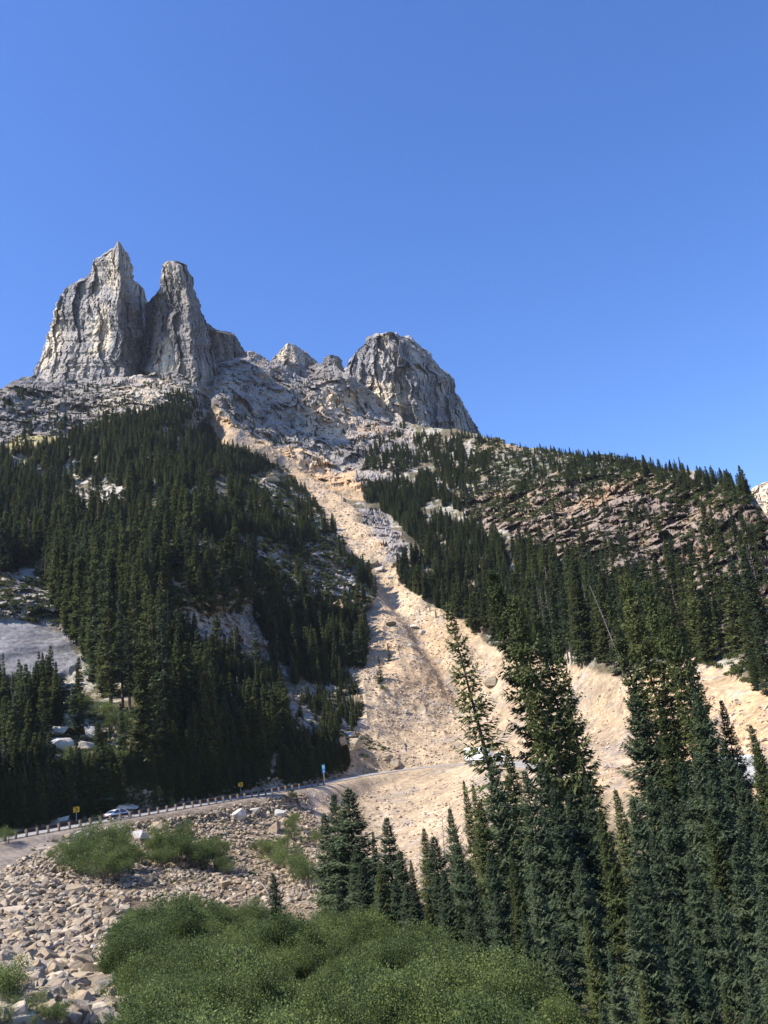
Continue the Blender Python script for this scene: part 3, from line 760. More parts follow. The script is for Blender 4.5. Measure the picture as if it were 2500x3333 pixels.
build_peak('rock_pinnacle_cream_tip', [
    (1117, [(936, 3), (938, 0), (941, 0), (944, 3)]),
    (1124, [(926, 12), (936, 0), (948, 0), (962, 10)]),
    (1140, [(915, 18), (934, 0), (955, -4), (986, 16)]),
    (1156, [(902, 22), (930, 0), (962, -6), (1006, 20)]),
    (1172, [(884, 24), (925, 0), (968, -8), (1030, 24)]),
    (1240, [(870, 24), (920, -4), (970, -12), (1050, 24)])],
    592, 40, 500, nrow=90, ncol=110, amp=2.8, cell=(12, 12, 18), cream=[[(925, 1110), (955, 1115), (950, 1160), (915, 1165)]])
build_peak('dark_rock_pinnacle', [
    (1155, [(1072, 2), (1076, 0), (1080, 0), (1084, 2)]),
    (1160, [(1062, 10), (1072, 0), (1084, 0), (1096, 8)]),
    (1170, [(1052, 14), (1068, 0), (1086, -2), (1108, 14)]),
    (1195, [(1040, 16), (1062, -2), (1088, -6), (1119, 18)]),
    (1250, [(1030, 18), (1060, -6), (1090, -10), (1130, 18)])],
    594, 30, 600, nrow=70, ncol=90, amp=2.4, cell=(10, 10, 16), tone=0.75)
build_peak('rounded_rock_dome', [
    (1080, [(1262, 4), (1267, 2), (1270, 0), (1273, 2), (1278, 4)]),
    (1092, [(1232, 22), (1255, 6), (1274, 0), (1286, 8), (1294, 20)]),
    (1104, [(1194, 30), (1240, 8), (1278, -2), (1310, 8), (1334, 28)]),
    (1127, [(1176, 34), (1235, 6), (1290, -6), (1340, 6), (1368, 34)]),
    (1163, [(1152, 38), (1230, 2), (1310, -12), (1370, 6), (1406, 40)]),
    (1206, [(1118, 42), (1230, -4), (1330, -20), (1405, 4), (1450, 46)]),
    (1240, [(1105, 44), (1230, -8), (1345, -24), (1425, 4), (1477, 52)]),
    (1277, [(1100, 44), (1230, -12), (1360, -28), (1435, 4), (1482, 54)]),
    (1309, [(1100, 42), (1230, -16), (1370, -30), (1452, 0), (1504, 56)]),
    (1380, [(1100, 40), (1230, -20), (1380, -34), (1485, 0), (1547, 58)]),
    (1412, [(1100, 38), (1230, -22), (1385, -36), (1500, -2), (1562, 58)]),
    (1520, [(1100, 30), (1230, -30), (1390, -44), (1520, -10), (1600, 50)])],
    625, 90, 700, cream=[[(1180, 1240), (1250, 1230), (1310, 1240), (1330, 1290), (1350, 1330), (1300, 1360), (1220, 1300)], [(1235, 1095), (1262, 1085), (1262, 1130), (1240, 1125)]], amp=7.5)
build_peak('pale_far_crag', [
    (1566, [(2496, 6), (2506, 0), (2516, 0), (2530, 6)]),
    (1580, [(2462, 16), (2500, 0), (2560, 0), (2620, 16)]),
    (1600, [(2440, 20), (2500, 0), (2580, 0), (2680, 20)]),
    (1700, [(2400, 26), (2500, -6), (2600, -8), (2760, 26)]),
    (1800, [(2380, 26), (2500, -10), (2600, -12), (2800, 26)])],
    330, 60, 800, nrow=70, ncol=90, amp=3.0, cell=(12, 12, 14), cream=[[(2400, 1500), (2700, 1500), (2700, 1800), (2400, 1800)]])


# ---------------------------------------------------------------- road
def build_road():
    n = len(ROADC)
    offs = [-ROADW / 2 - 0.9, -ROADW / 2, ROADW / 2, ROADW / 2 + 0.9]
    v = []
    for i in range(n):
        for o_, dz in zip((-ROADW / 2, -ROADW / 2, ROADW / 2, ROADW / 2), (-0.35, 0.0, 0.0, -0.35)):
            p = ROADC[i] + _nor[i] * o_; v.append((p[0], p[1], p[2] + dz))
    f = [(i * 4 + k, i * 4 + k + 1, i * 4 + k + 5, i * 4 + k + 4) for i in range(n - 1) for k in range(3)]
    me = bpy.data.meshes.new('road'); me.from_pydata(v, [], f); me.materials.append(M['asphalt']); me.update()
    tag(link('road', me), None, None, kind='structure')
    v = []; f = []
    for off, wd in ((-ROADW / 2 + 0.45, 0.12), (-0.12, 0.1), (0.12, 0.1), (ROADW / 2 - 0.45, 0.12)):
        b0 = len(v)
        for i in range(n):
            for s in (-0.5, 0.5):
                p = ROADC[i] + _nor[i] * (off + wd * s); v.append((p[0], p[1], p[2] + 0.006))
        f += [(b0 + i * 2, b0 + i * 2 + 1, b0 + i * 2 + 3, b0 + i * 2 + 2) for i in range(n - 1)]
    me = bpy.data.meshes.new('road_marking'); me.from_pydata(v, [], f); me.materials.append(M['line']); me.update()
    tag(link('road_marking', me), None, None, kind='structure')


build_road()


# ---------------------------------------------------------------- prototypes: conifers
def kite(v, f, p, d, side, L, W):
    """one spray of needles: a bent four-sided blade"""
    n = len(v)
    a = p; b = p + d * (L * 0.45) + side * W; c = p + d * L; e = p + d * (L * 0.45) - side * W
    v += [a, b, c, e]; f.append((n, n + 1, n + 2, n + 3))


def conifer_meshes(name, seed, H, rad, base, n_wh, per, twigs, droop=0.35, shape=1.0, gap=0.0, mat='needle', lean=0.0, sparse=0.0, tw=0.16):
    """H height, rad crown radius, base height of lowest live branch"""
    r = np.random.default_rng(seed)
    v = []; f = []
    ang = r.uniform(0, 6.28)
    bulge = r.uniform(0.85, 1.1) * shape
    for i in range(n_wh):
        t = (i + r.uniform(-0.3, 0.3)) / n_wh            # 0 bottom 1 top
        z = base + (H - base) * (1 - (1 - t) ** 1.12)
        taper = ((1 - t) ** bulge) * (0.65 + 0.35 * min(1, t * 6)) + 0.02
        irr = 0.8 + 0.28 * math.sin(i * 0.9 + seed) * r.uniform(0.3, 1.0)
        if gap and r.random() < gap: continue
        for k in range(per):
            if sparse and r.random() < sparse: continue
            ang += 6.283 / per + r.uniform(-0.35, 0.35)
            L = rad * taper * irr * r.uniform(0.6, 1.15) + 0.12
            ca, sa = math.cos(ang), math.sin(ang)
            rise = 0.45 * t - droop * (1 - t) + r.uniform(-0.12, 0.12)
            o = np.array([0, 0, z]); h = np.array([ca, sa, 0.0]); s = np.array([-sa, ca, 0.0])
            def bp(q):      # point on the branch
                return o + h * (L * q) + np.array([0, 0, L * (rise * q - 0.30 * q * (1 - q) * 2 + 0.16 * q * q)])
            for j in range(twigs):
                q = 0.12 + 0.88 * (j + r.uniform(0, 1)) / twigs
                p = bp(q)
                dn = np.array([0, 0, -0.35 + r.uniform(-0.25, 0.3)])
                for sg in ((-1, 1) if j % 2 == 0 or twigs < 6 else (r.choice([-1, 1]),)):
                    d = h * r.uniform(0.5, 0.9) + s * sg * r.uniform(0.5, 1.0) + dn
                    d /= np.linalg.norm(d)
                    tl = (0.42 * L * (1.1 - q) + 0.16 * L + tw * 0.8) * r.uniform(0.7, 1.15)
                    sd_ = np.cross(d, np.array([r.uniform(-.5, .5), r.uniform(-.5, .5), 1.0])); sd_ /= np.linalg.norm(sd_)
                    kite(v, f, p, d, sd_, min(tl, 1.5), tw * r.uniform(0.7, 1.3) * (0.6 + 0.4 * min(1, tl)))
            d = bp(1.0) - bp(0.8); d /= np.linalg.norm(d) + 1e-9
            kite(v, f, bp(0.85), d, s, 0.25 * L + 0.15, tw * 0.8)
    for k in range(4):
        a = k * 1.57
        kite(v, f, np.array([0, 0, H - 0.6]), np.array([0.05 * math.cos(a), 0.05 * math.sin(a), 1.0]), np.array([math.cos(a), math.sin(a), 0]), 0.9, 0.07)
    V = np.array(v)
    bend = lambda A: A + np.stack([lean * (A[:, 2] / H) ** 2 * H, np.zeros(len(A)), np.zeros(len(A))], 1)
    crown = mesh_np(name + '_crown', bend(V), np.array(f), M[mat])
    # trunk with a few bare limbs
    mb = MB(); tr = 0.011 * H + 0.04
    zs = np.linspace(-1.2, H - 0.3, 9)
    mb.tube([(lean * (max(z, 0) / H) ** 2 * H, 0, z) for z in zs], [max(0.015, tr * (1 - max(z, 0) / H) + 0.012) for z in zs], 7)
    for k in range(int(6 + base)):
        z = r.uniform(0.15 * H * 0.3, max(base * 1.2, 1.0)); a = r.uniform(0, 6.28); L = r.uniform(0.3, 0.9) * rad * 0.6
        mb.tube([(0, 0, z), (math.cos(a) * L, math.sin(a) * L, z - 0.15 * L)], [0.03, 0.008], 4)
    me = bpy.data.meshes.new(name + '_trunk'); me.from_pydata(mb.v, [], mb.f); me.materials.append(M['bark'])
    for p in me.polygons: p.use_smooth = True
    return trunk_crown(me, crown)


def trunk_crown(tr, cr): return {'trunk': tr, 'crown': cr}


NEAR = [conifer_meshes('near_fir', 100 + k, 20.0, w_, b_, 62, 7, 15, dr_, gap=0.04, mat=m_, sparse=0.08, tw=0.11)
        for k, (w_, b_, dr_, m_) in enumerate(((4.2, 0.4, 0.3, 'needle_blue'), (4.9, 0.5, 0.4, 'needle_blue'), (3.7, 0.3, 0.25, 'needle'), (4.5, 0.8, 0.35, 'needle_blue')))]
TALL = [conifer_meshes('tall_spruce', 140 + k, 30.0, w_, b_, 80, 6, 14, dr_, gap=0.14, mat='needle', sparse=sp_, tw=0.15, lean=ln_, shape=0.6)
        for k, (w_, b_, dr_, sp_, ln_) in enumerate(((3.9, 4, 0.45, 0.2, -0.02), (3.4, 6, 0.4, 0.3, -0.04), (4.2, 3, 0.4, 0.18, 0.0)))]
SPARSE = conifer_meshes('sparse_spruce', 171, 24.0, 4.0, 1.0, 60, 6, 10, 0.2, gap=0.1, mat='needle', sparse=0.3, tw=0.13, shape=0.9)
MID = [conifer_meshes('hillside_conifer', 200 + k, 14.0, w_, b_, 30, 6, 5, dr_, gap=0.06, mat=m_, sparse=0.12, tw=0.24)
       for k, (w_, b_, dr_, m_) in enumerate(((2.1, 0.6, 0.3, 'needle'), (2.6, 0.7, 0.35, 'needle'), (1.8, 1.2, 0.3, 'needle_blue'), (2.4, 0.5, 0.2, 'needle'), (2.8, 0.5, 0.4, 'needle_blue'), (2.0, 1.8, 0.4, 'needle')))]
DEADM = plain('dead_twigs', (0.20, 0.175, 0.15), 0.95); M['dead'] = DEADM
MID.append(conifer_meshes('grey_dead_conifer', 230, 14.0, 1.3, 1.5, 26, gap=0.1, per=5, twigs=3, droop=0.2, mat='dead', sparse=0.45, tw=0.08))
MIDTALL = [conifer_meshes('slope_spruce', 240 + k, 24.0, w_, b_, 46, 6, 8, dr_, gap=0.08, mat=m_, sparse=0.22, tw=0.20)
           for k, (w_, b_, dr_, m_) in enumerate(((2.6, 4.0, 0.45, 'needle'), (3.1, 2.5, 0.4, 'needle'), (2.3, 6.0, 0.4, 'needle_blue'), (2.9, 3.0, 0.35, 'needle')))]


def plant(proto, H0, x, y, z, H, rot, label, group=None, cat='tree', name='conifer_tree', wide=1.0, tilt=(0, 0)):
    e = link(name, None, loc=(x, y, z), rot=(tilt[0], tilt[1], rot), scale=(H / H0 * wide, H / H0 * wide, H / H0))
    e.empty_display_size = 0.5
    tag(e, label, cat, group)
    for part in ('trunk', 'crown'): link(part, proto[part], e)
    return e


# ---------------------------------------------------------------- foreground trees, each placed by where its top stands and how far off it is
def stand(top, dist, proto, H0, label, group=None, wide=1.0, name='conifer_tree', cat='tree', lean=0.0):
    d = ray(*top); k = dist / math.hypot(d[0], d[1]); p = EYE + d * k
    gz, _ = ground_at(p[0], p[1])
    if gz is None: gz = -2.5
    H = p[2] - gz
    gz2, _ = ground_at(p[0] + lean * H, p[1])
    if gz2 is None: gz2 = gz
    H = p[2] - gz2
    e = plant(proto, H0, p[0] + lean * H, p[1], gz2 - 0.2, H, 0, label, group, cat, name, wide)
    e.rotation_euler = (Euler((0, -math.atan(lean), 0)).to_matrix() @ Euler((0, 0, random.uniform(0, 6.28))).to_matrix()).to_euler()
    return e


GT = 'tall spruces rising over the foreground firs'
GF = 'bluish firs packed in front on the right'
FG = [
    ((1452, 1952), 82, SPARSE, 24, 'spindly conifer with thin see-through crown standing before the white trailer', None, 1.0),
    ((1608, 1840), 84, TALL[0], 30, 'tall dark spruce, next one right of the thin see-through conifer', GT, 0.83),
    ((1662, 1925), 80, TALL[2], 30, 'ragged tall spruce directly right of the first tall dark one', GT, 0.76),
    ((1728, 1975), 86, TALL[1], 30, 'slim tall spruce whose bare right side shows against pale scree', GT, 0.79),
    ((1795, 2080), 80, TALL[0], 30, 'shorter tall spruce at the left rim of the scree gap', GT, 0.72),
    ((1990, 1935), 84, TALL[1], 30, 'dark narrow spruce at the right rim of the scree gap', GT, 0.72),
    ((2026, 1862), 88, TALL[2], 30, 'highest spruce of the close pair right of the grey snag', GT, 0.79),
    ((2095, 1880), 86, TALL[0], 30, 'second highest spruce of the close pair right of the grey snag', GT, 0.79),
    ((2150, 1955), 82, TALL[2], 30, 'bushy tall spruce on the right flank of the close pair', GT, 0.72),
    ((2200, 2040), 88, TALL[1], 30, 'lower spruce at the right end of the tall clump', GT, 0.72),
    ((2345, 2275), 84, NEAR[3], 20, 'open-topped fir in front of the orange scree on the right', GT, 0.79),
    ((2440, 2350), 78, NEAR[1], 20, 'dense fir between the orange scree and the right border', GT, 0.72),
    ((2502, 2040), 80, TALL[2], 30, 'tall spruce cut by the right border of the picture', GT, 0.72),
    # middle group at the far edge of the shrub thicket
    ((1053, 2640), 86, NEAR[0], 20, 'slim fir on the left flank of the fir group below the road', None, 1.35),
    ((1085, 2580), 88, NEAR[3], 20, 'tall thin fir in the group below the blue signs', None, 1.35),
    ((1132, 2560), 84, NEAR[1], 20, 'tallest and fullest fir of the group below the blue signs', None, 1.75),
    ((1160, 2740), 80, NEAR[0], 20, 'shorter fir under the right arm of the fullest fir', None, 1.7),
    ((1212, 2700), 90, NEAR[2], 20, 'thin pointed fir in the gap between two fir groups', None, 0.85),
    ((1258, 2655), 78, NEAR[3], 20, 'pointed fir standing alone against the scree below the road', None, 1.35),
    ((1300, 2760), 74, NEAR[0], 20, 'pale green fir right of the lone pointed fir', None, 1.6),
    ((1335, 2790), 80, NEAR[2], 20, 'small narrow fir between two pale firs', None, 0.9),
    ((1378, 2690), 82, NEAR[2], 20, 'yellowish fir near the leaning dead trunk', None, 1.3),
    ((1410, 2715), 76, NEAR[1], 20, 'broad fir beside the leaning dead trunk', None, 1.5),
    ((1345, 2900), 66, NEAR[0], 20, 'low silvery fir at the rim of the shrub thicket', None, 1.9),
    ((888, 2835), 78, NEAR[3], 20, 'small dark fir alone beside the pale grey boulder', None, 1.3),
    ((1508, 2535), 86, NEAR[2], 20, 'thin fir whose tip stands just under the trailer', None, 0.75),
    ((1538, 2548), 84, NEAR[2], 20, 'twin thin fir just right of the one under the trailer', None, 0.75),
    ((1462, 2625), 80, NEAR[3], 20, 'fir left of the two thin twins under the trailer', None, 0.95),
]
fr = [(1560, 2600, 62), (1600, 2480, 66), (1650, 2430, 70), (1705, 2500, 60), (1760, 2470, 66), (1800, 2560, 57), (1855, 2560, 62), (1905, 2520, 66), (1950, 2620, 54),
      (2000, 2560, 60), (2055, 2590, 56), (2110, 2520, 64), (2160, 2560, 55), (2210, 2470, 62), (2265, 2440, 60), (2310, 2500, 54), (2350, 2400, 66), (2400, 2490, 56), (2460, 2420, 60),
      (2500, 2500, 52), (2550, 2380, 58), (1480, 2700, 68), (1440, 2820, 60), (1520, 2790, 58), (1590, 2760, 54), (1660, 2760, 52), (1730, 2800, 50), (1880, 2780, 50), (2090, 2790, 49), (2240, 2760, 48), (2390, 2740, 47), (2600, 2600, 50), (2650, 2450, 60), (2150, 2300, 76), (2260, 2250, 80), (2060, 2250, 78)]
fr += [(1800, 3010, 44), (1900, 2960, 42), (2050, 2900, 40), (2190, 2930, 38), (2330, 2880, 38), (2470, 2900, 36), (2580, 2850, 38), (1980, 3080, 38), (2270, 3080, 34), (2420, 3100, 33), (2080, 3150, 34), (2180, 3020, 37), (2350, 3190, 31), (2500, 3050, 33), (1950, 3230, 34), (2230, 3260, 30), (1700, 2950, 47), (1610, 2900, 52), (2120, 2700, 52), (2300, 2650, 52), (2460, 2640, 50), (1820, 2680, 58)]
ORD0 = 0
ORD = ['first', 'second', 'third', 'fourth', 'fifth', 'sixth', 'seventh', 'eighth', 'ninth', 'tenth', 'eleventh', 'twelfth', 'thirteenth', 'fourteenth', 'fifteenth', 'sixteenth', 'seventeenth', 'eighteenth', 'nineteenth', 'twentieth']
RANK = [('front rank', 0, 49.5), ('second rank', 49.5, 57.5), ('third rank', 57.5, 65), ('rear rank', 65, 99)]
low = [(1175, 2800, 76), (1235, 2800, 72), (1285, 2850, 70), (1320, 2870, 68), (1420, 2830, 66), (1480, 2770, 70), (1390, 2900, 62), (1500, 2900, 60), (1235, 2900, 70), (1440, 2950, 58), (1550, 2960, 54), (1100, 2860, 76)]
for i, (tx, ty, ds) in enumerate(sorted(low)):
    FG.append(((tx, ty), ds, NEAR[i % 4], 20, ORD[i] + ' from the left of the low firs fringing the shrub thicket', 'low firs fringing the thicket', random.uniform(1.2, 1.6)))
for rn, d0, d1 in RANK:
    row = sorted([q for q in fr if d0 <= q[2] < d1])
    for i, (tx, ty, ds) in enumerate(row):
        FG.append(((tx, ty), ds, NEAR[i % 4], 20, ORD[i] + ' fir from the left in the ' + rn + ' of the bluish foreground stand', GF, random.uniform(0.9, 1.2)))
for top, ds, pr, H0, lab, grp, wd in FG:
    stand(top, ds, pr, H0, lab, grp, wd, lean=(0.11 if H0 == 30 else 0.15 if pr is SPARSE else 0.035 if top[0] > 1450 else 0.01) + random.uniform(-0.02, 0.02))


# dead standing trees
def snag(top, dist, label, H=None, tilt=(0, 0), seed=0, gz_pt=None):
    r = random.Random(seed)
    if gz_pt is None:
        d = ray(*top); k = dist / math.hypot(d[0], d[1]); p = EYE + d * k
        gz, _ = ground_at(p[0], p[1]); base = (p[0], p[1], gz - 0.1); H = p[2] - gz
    else: base = gz_pt
    e = link('dead_tree', None, loc=base, rot=(tilt[0], tilt[1], 0)); tag(e, label, 'dead tree')
    mb = MB(); zs = [H * k / 7 for k in range(8)]
    mb.tube([(0.03 * H * math.sin(z / H * 2.4 + seed), 0, z) for z in zs], [(0.007 * H + 0.02) * (1 - z / H * 0.85) for z in zs], 7)
    mb.build('trunk', M['deadwood'], e, True)
    for k in range(int(H * 4)):
        z = r.uniform(0.2, 0.97) * H; a = r.uniform(0, 6.28); L = r.uniform(0.3, 1.1) * (1.15 - z / H) * 0.11 * H
        b = MB(); x0 = 0.03 * H * math.sin(z / H * 2.4 + seed)
        b.tube([(x0, 0, z), (x0 + math.cos(a) * L * 0.6, math.sin(a) * L * 0.6, z - 0.05 * L), (x0 + math.cos(a) * L, math.sin(a) * L, z - 0.25 * L)], [0.035, 0.02, 0.006], 4)
        b.build('limb', M['deadwood'], e, True)
    return e


_l, _, _d = hit(2025, 2205)
snag(None, None, 'leaning grey snag with bare twigs between the two clumps of tall spruces', H=300 * _d / FOC, tilt=(0, -0.17), seed=1, gz_pt=tuple(_l))
snag((1415, 2640), 92, 'bleached leaning dead trunk against the scree below the road', tilt=(0, math.radians(6)), seed=2)
for i, (a, b, H, lab) in enumerate(((557, 2130, 21, 'silver dead trunk inside the tall forest left of the rock outcrop'), (1014, 1720, 9, 'pale dead trunk at the brow above the chute'),
                                    (145, 1900, 15, 'thin pale snag above the grey slab'), (2402, 2000, 9, 'grey stump-like snag on the orange slope at right'), (985, 1950, 11, 'weathered snag on the dark rock outcrop'))):
    loc, nor, dist = hit(a, b)
    snag(None, None, lab, H=H * 0.75, seed=10 + i, gz_pt=tuple(loc))

# ---------------------------------------------------------------- hillside forest: candidate spots on the ground
ZONES = [  # polygon, spacing as share of height, probability, tall?
    ('upper', [(-200, 1480), (0, 1455), (60, 1470), (130, 1475), (200, 1440), (330, 1380), (420, 1360), (560, 1345), (640, 1370), (690, 1410), (740, 1460), (820, 1490), (880, 1520), (780, 1570), (800, 1680), (640, 1740), (560, 1790), (545, 1960), (480, 2100), (300, 2200), (230, 2050), (190, 1930), (100, 1870), (-200, 1860)], 0.5, 0.85),
    ('tall', [(180, 1960), (300, 1880), (520, 1830), (540, 2060), (640, 2130), (900, 2190), (930, 2290), (940, 2400), (830, 2550), (640, 2590), (520, 2605), (450, 2560), (440, 2440), (370, 2340), (290, 2200)], 0.34, 0.8),
    ('mixed', [(780, 1570), (900, 1500), (980, 1590), (1040, 1640), (1080, 1700), (1120, 1780), (1200, 1870), (1230, 1930), (1000, 1760), (850, 1770), (650, 1750)], 0.55, 0.4),
    ('outcrop', [(560, 1780), (1000, 1760), (1200, 1880), (1230, 1940), (1180, 2000), (900, 2000), (640, 2000)], 0.6, 0.12),
    ('knoll', [(830, 2010), (1000, 2020), (1130, 2010), (1190, 2040), (1205, 2100), (1180, 2190), (1080, 2240), (960, 2230), (900, 2150)], 0.55, 0.8),
    ('lowleft', [(-200, 2230), (60, 2250), (40, 2300), (130, 2370), (140, 2450), (200, 2520), (330, 2520), (420, 2600), (480, 2620), (330, 2640), (0, 2695), (-200, 2730)], 0.5, 0.8),
    ('understory', [(-100, 2500), (300, 2480), (600, 2450), (880, 2430), (880, 2540), (860, 2562), (640, 2602), (480, 2628), (470, 2580), (400, 2580), (390, 2640), (300, 2662), (240, 2672), (230, 2640), (180, 2650), (170, 2680), (0, 2712), (-100, 2730)], 0.55, 0.8),
    ('lowscatter', [(0, 2200), (200, 2210), (300, 2330), (420, 2440), (330, 2520), (150, 2450), (60, 2300)], 0.5, 0.25),
    ('band', [(1220, 1590), (1300, 1500), (1380, 1400), (1550, 1425), (1600, 1450), (1600, 1540), (1510, 1680), (1560, 1740), (1760, 1800), (1900, 1870), (2000, 2160), (1820, 2160), (1590, 2080), (1420, 1990), (1320, 1925), (1285, 1870), (1390, 1810), (1290, 1700), (1200, 1650), (1160, 1590)], 0.5, 0.8),
    ('ridge', [(1560, 1420), (1800, 1468), (2073, 1512), (2300, 1555), (2440, 1610), (2420, 1650), (2000, 1570), (1700, 1600), (1550, 1600)], 0.7, 0.3),
    ('skyline', [(1500, 1400), (1680, 1450), (1950, 1488), (2223, 1527), (2440, 1604), (2440, 1616), (2223, 1540), (1950, 1500), (1680, 1462), (1500, 1412)], 0.45, 0.28),
    ('rightlow', [(1780, 1800), (2100, 1960), (2500, 2060), (2500, 2270), (2330, 2170), (2200, 2150), (2000, 2200), (1860, 1960)], 0.9, 0.22),
    ('rightcliff', [(1500, 1620), (2500, 1680), (2500, 2060), (2100, 1960), (1780, 1800)], 0.9, 0.06),
    ('crag', [(700, 1190), (1150, 1230), (1350, 1400), (1300, 1540), (1150, 1560), (760, 1400)], 0.8, 0.09),
    ('cragright', [(1300, 1380), (1400, 1400), (1300, 1500), (1200, 1560), (1180, 1500)], 0.4, 0.35),
    ('leftcrag', [(0, 1280), (600, 1230), (680, 1320), (400, 1350), (0, 1450)], 0.7, 0.13),
    ('saddle', [(580, 1280), (640, 1300), (690, 1400), (600, 1360), (540, 1340)], 0.4, 0.7),
    ('fansaplings', [(980, 2280), (1130, 2200), (1190, 2280), (1150, 2400), (1000, 2440), (900, 2500), (960, 2380)], 0.45, 0.55),
    ('roadside', [(1000, 2460), (1080, 2430), (1150, 2470), (1130, 2510), (940, 2560), (900, 2540)], 0.4, 0.7),
]


def height_for(R, y):
    return float(np.interp(R, [150, 168, 200, 236, 275, 320, 430, 500, 600], [13, 20, 22, 17, 12.5, 9.5, 6.8, 5.2, 4]))


spots = []
for zname, poly, sp, prob in ZONES:
    pa = np.array(poly); x0, y0 = pa.min(0); x1, y1 = pa.max(0)
    n = int((x1 - x0) * (y1 - y0) / (8 if zname == 'understory' else 22))
    cx = rng.uniform(x0, x1, n); cy = rng.uniform(y0, y1, n)
    ok = in_poly(cx, cy, poly)
    # stay off the scree and bare patches
    if zname in ('lowleft', 'understory', 'tall', 'lowscatter'):
        ok &= (poly_dist(cx, cy, [(110, 2330), (250, 2300), (400, 2370), (430, 2440), (400, 2500), (300, 2560), (180, 2540), (110, 2480), (90, 2400)]) < 0) | (rng.random(n) < 0.10)
        ok &= (poly_dist(cx, cy, [(385, 2560), (480, 2570), (560, 2610), (400, 2640)]) < 0)
    if zname not in ('crag', 'fansaplings', 'roadside'):
        ok &= poly_dist(cx, cy, POLY['chute']) < -4
    if zname == 'upper':
        for k in ('patch1', 'patch2', 'patch3'): ok &= (poly_dist(cx, cy, POLY[k]) < 0) | (rng.random(n) < 0.12)
    cx, cy = cx[ok], cy[ok]
    used = set()
    clump = fbm(np.stack([cx / 45, cy / 30, cx * 0], 1), 3, 77)
    for a, b, cl in zip(cx, cy, clump):
        if rng.random() > prob: continue
        if zname not in ('upper', 'tall', 'band', 'lowleft', 'skyline', 'understory') and cl < (0.15 if prob < 0.3 else -0.25): continue
        if zname in ('upper', 'band') and cl < (-0.42 if zname == 'upper' else -0.3): continue
        if zname == 'tall' and cl < (-0.6 if a < 540 else -0.1): continue
        if zname == 'upper' and a > 500 and b > 1560 and (cl < 0.1 or rng.random() < 0.4): continue
        if zname == 'mixed' and cl < 0.1: continue
        loc, nor, dist = hit(a, b)
        if loc is None: continue
        H = height_for(dist, b) * rng.uniform(0.45, 1.25)
        if zname == 'tall': H *= 1.1 if a < 540 else 0.55 if b < 2350 else 0.75
        if zname == 'lowleft': H *= 0.36 if b < 2450 else 0.3 if a > 60 and b < 2625 else 0.42
        if zname == 'lowscatter': H *= 0.4
        if zname == 'understory': H = rng.uniform(2.0, 4.0 if 180 < a < 500 else 7.5)
        if a > 700 and b > 2200: H *= 0.6
        if zname in ('knoll',): H *= 0.75
        if zname == 'fansaplings': H *= 0.34
        if zname == 'roadside': H *= 0.4
        if zname in ('mixed', 'outcrop'): H *= 0.75
        if zname in ('crag', 'leftcrag', 'saddle'): H *= 0.7
        if zname in ('ridge', 'rightcliff', 'rightlow', 'skyline'): H *= 0.52
        if zname == 'rightlow' and b > 2050: H *= 1.3
        if zname == 'band': H *= 0.9
        s = max(1.3, sp * H)
        key = (int(loc.x / s), int(loc.y / s))
        if key in used: continue
        used.add(key)
        rd, rz = road_query(np.array([[loc.x, loc.y]]))
        if rd[0] < (4.9 if zname in ('understory', 'lowleft', 'roadside') else 7.5): continue
        spots.append((zname, loc.x, loc.y, loc.z, H, dist, a, b))
for a, b, H in ((1240, 2218, 7.5), (1268, 2150, 5.5), (1232, 2225, 4.0), (1420, 2010, 3.5), (1400, 1990, 3), (968, 2620, 2.6), (880, 2650, 1.8), (1050, 2690, 1.6)):
    loc, nor, dist = hit(a, b); spots.append(('lone', loc.x, loc.y, loc.z, H, dist, a, b))
spots.sort(key=lambda s: -s[4] / s[5])
LBL = {
    'upper': ('dark conifer in the dense forest under the twin spires', 'conifers of the forest under the twin spires'),
    'tall': ('tall dark spruce in the crowded stand above the guardrail', 'tall spruces crowded above the road'),
    'mixed': ('small conifer among pale rocks left of the scree chute', 'conifers on the rocky brow beside the chute'),
    'outcrop': ('conifer rooted on the dark ledgy outcrop', 'conifers on the dark ledgy outcrop'),
    'knoll': ('short bushy conifer on the knoll left of the scree fan', 'conifers on the knoll beside the scree fan'),
    'lowleft': ('dark green conifer in the thick wood behind the roadside at left', 'conifers of the low wood behind the road'),
    'understory': ('young fir under the tall spruces just above the road', 'young firs lining the uphill side of the road'),
    'lowscatter': ('young conifer among pale boulders below the smooth grey slab', 'conifers among the boulders below the slab'),
    'band': ('conifer of the forest band right of the chute', 'conifers on the right bank of the chute'),
    'ridge': ('small conifer scattered below the right-hand ridge line', 'conifers scattered below the ridge'),
    'skyline': ('conifer standing against the blue sky on the right ridge', 'conifers on the skyline ridge'),
    'rightlow': ('conifer on the slope between brown cliffs and orange scree', 'conifers below the brown cliffs'),
    'rightcliff': ('stunted conifer on a ledge of the brown cliffs', 'conifers on the brown cliffs'),
    'crag': ('tiny conifer clinging to the grey central crag', 'conifers on the central crag'),
    'cragright': ('small conifer at the right foot of the central crag', 'conifers at the foot of the crag'),
    'leftcrag': ('tiny conifer on the cliff band beneath the spires', 'conifers on the cliff band'),
    'saddle': ('small conifer beside the narrow couloir', 'conifers beside the couloir'),
    'fansaplings': ('young conifer on the left edge of the scree fan', 'young conifers on the fan edge'),
    'roadside': ('low conifer behind the blue sign post', 'low conifers behind the blue signs'),
    'lone': ('small conifer growing alone on bare scree', 'lone conifers on the scree'),
}
N_IND = 300 - len(FG) - 3
protos = []; first = {}
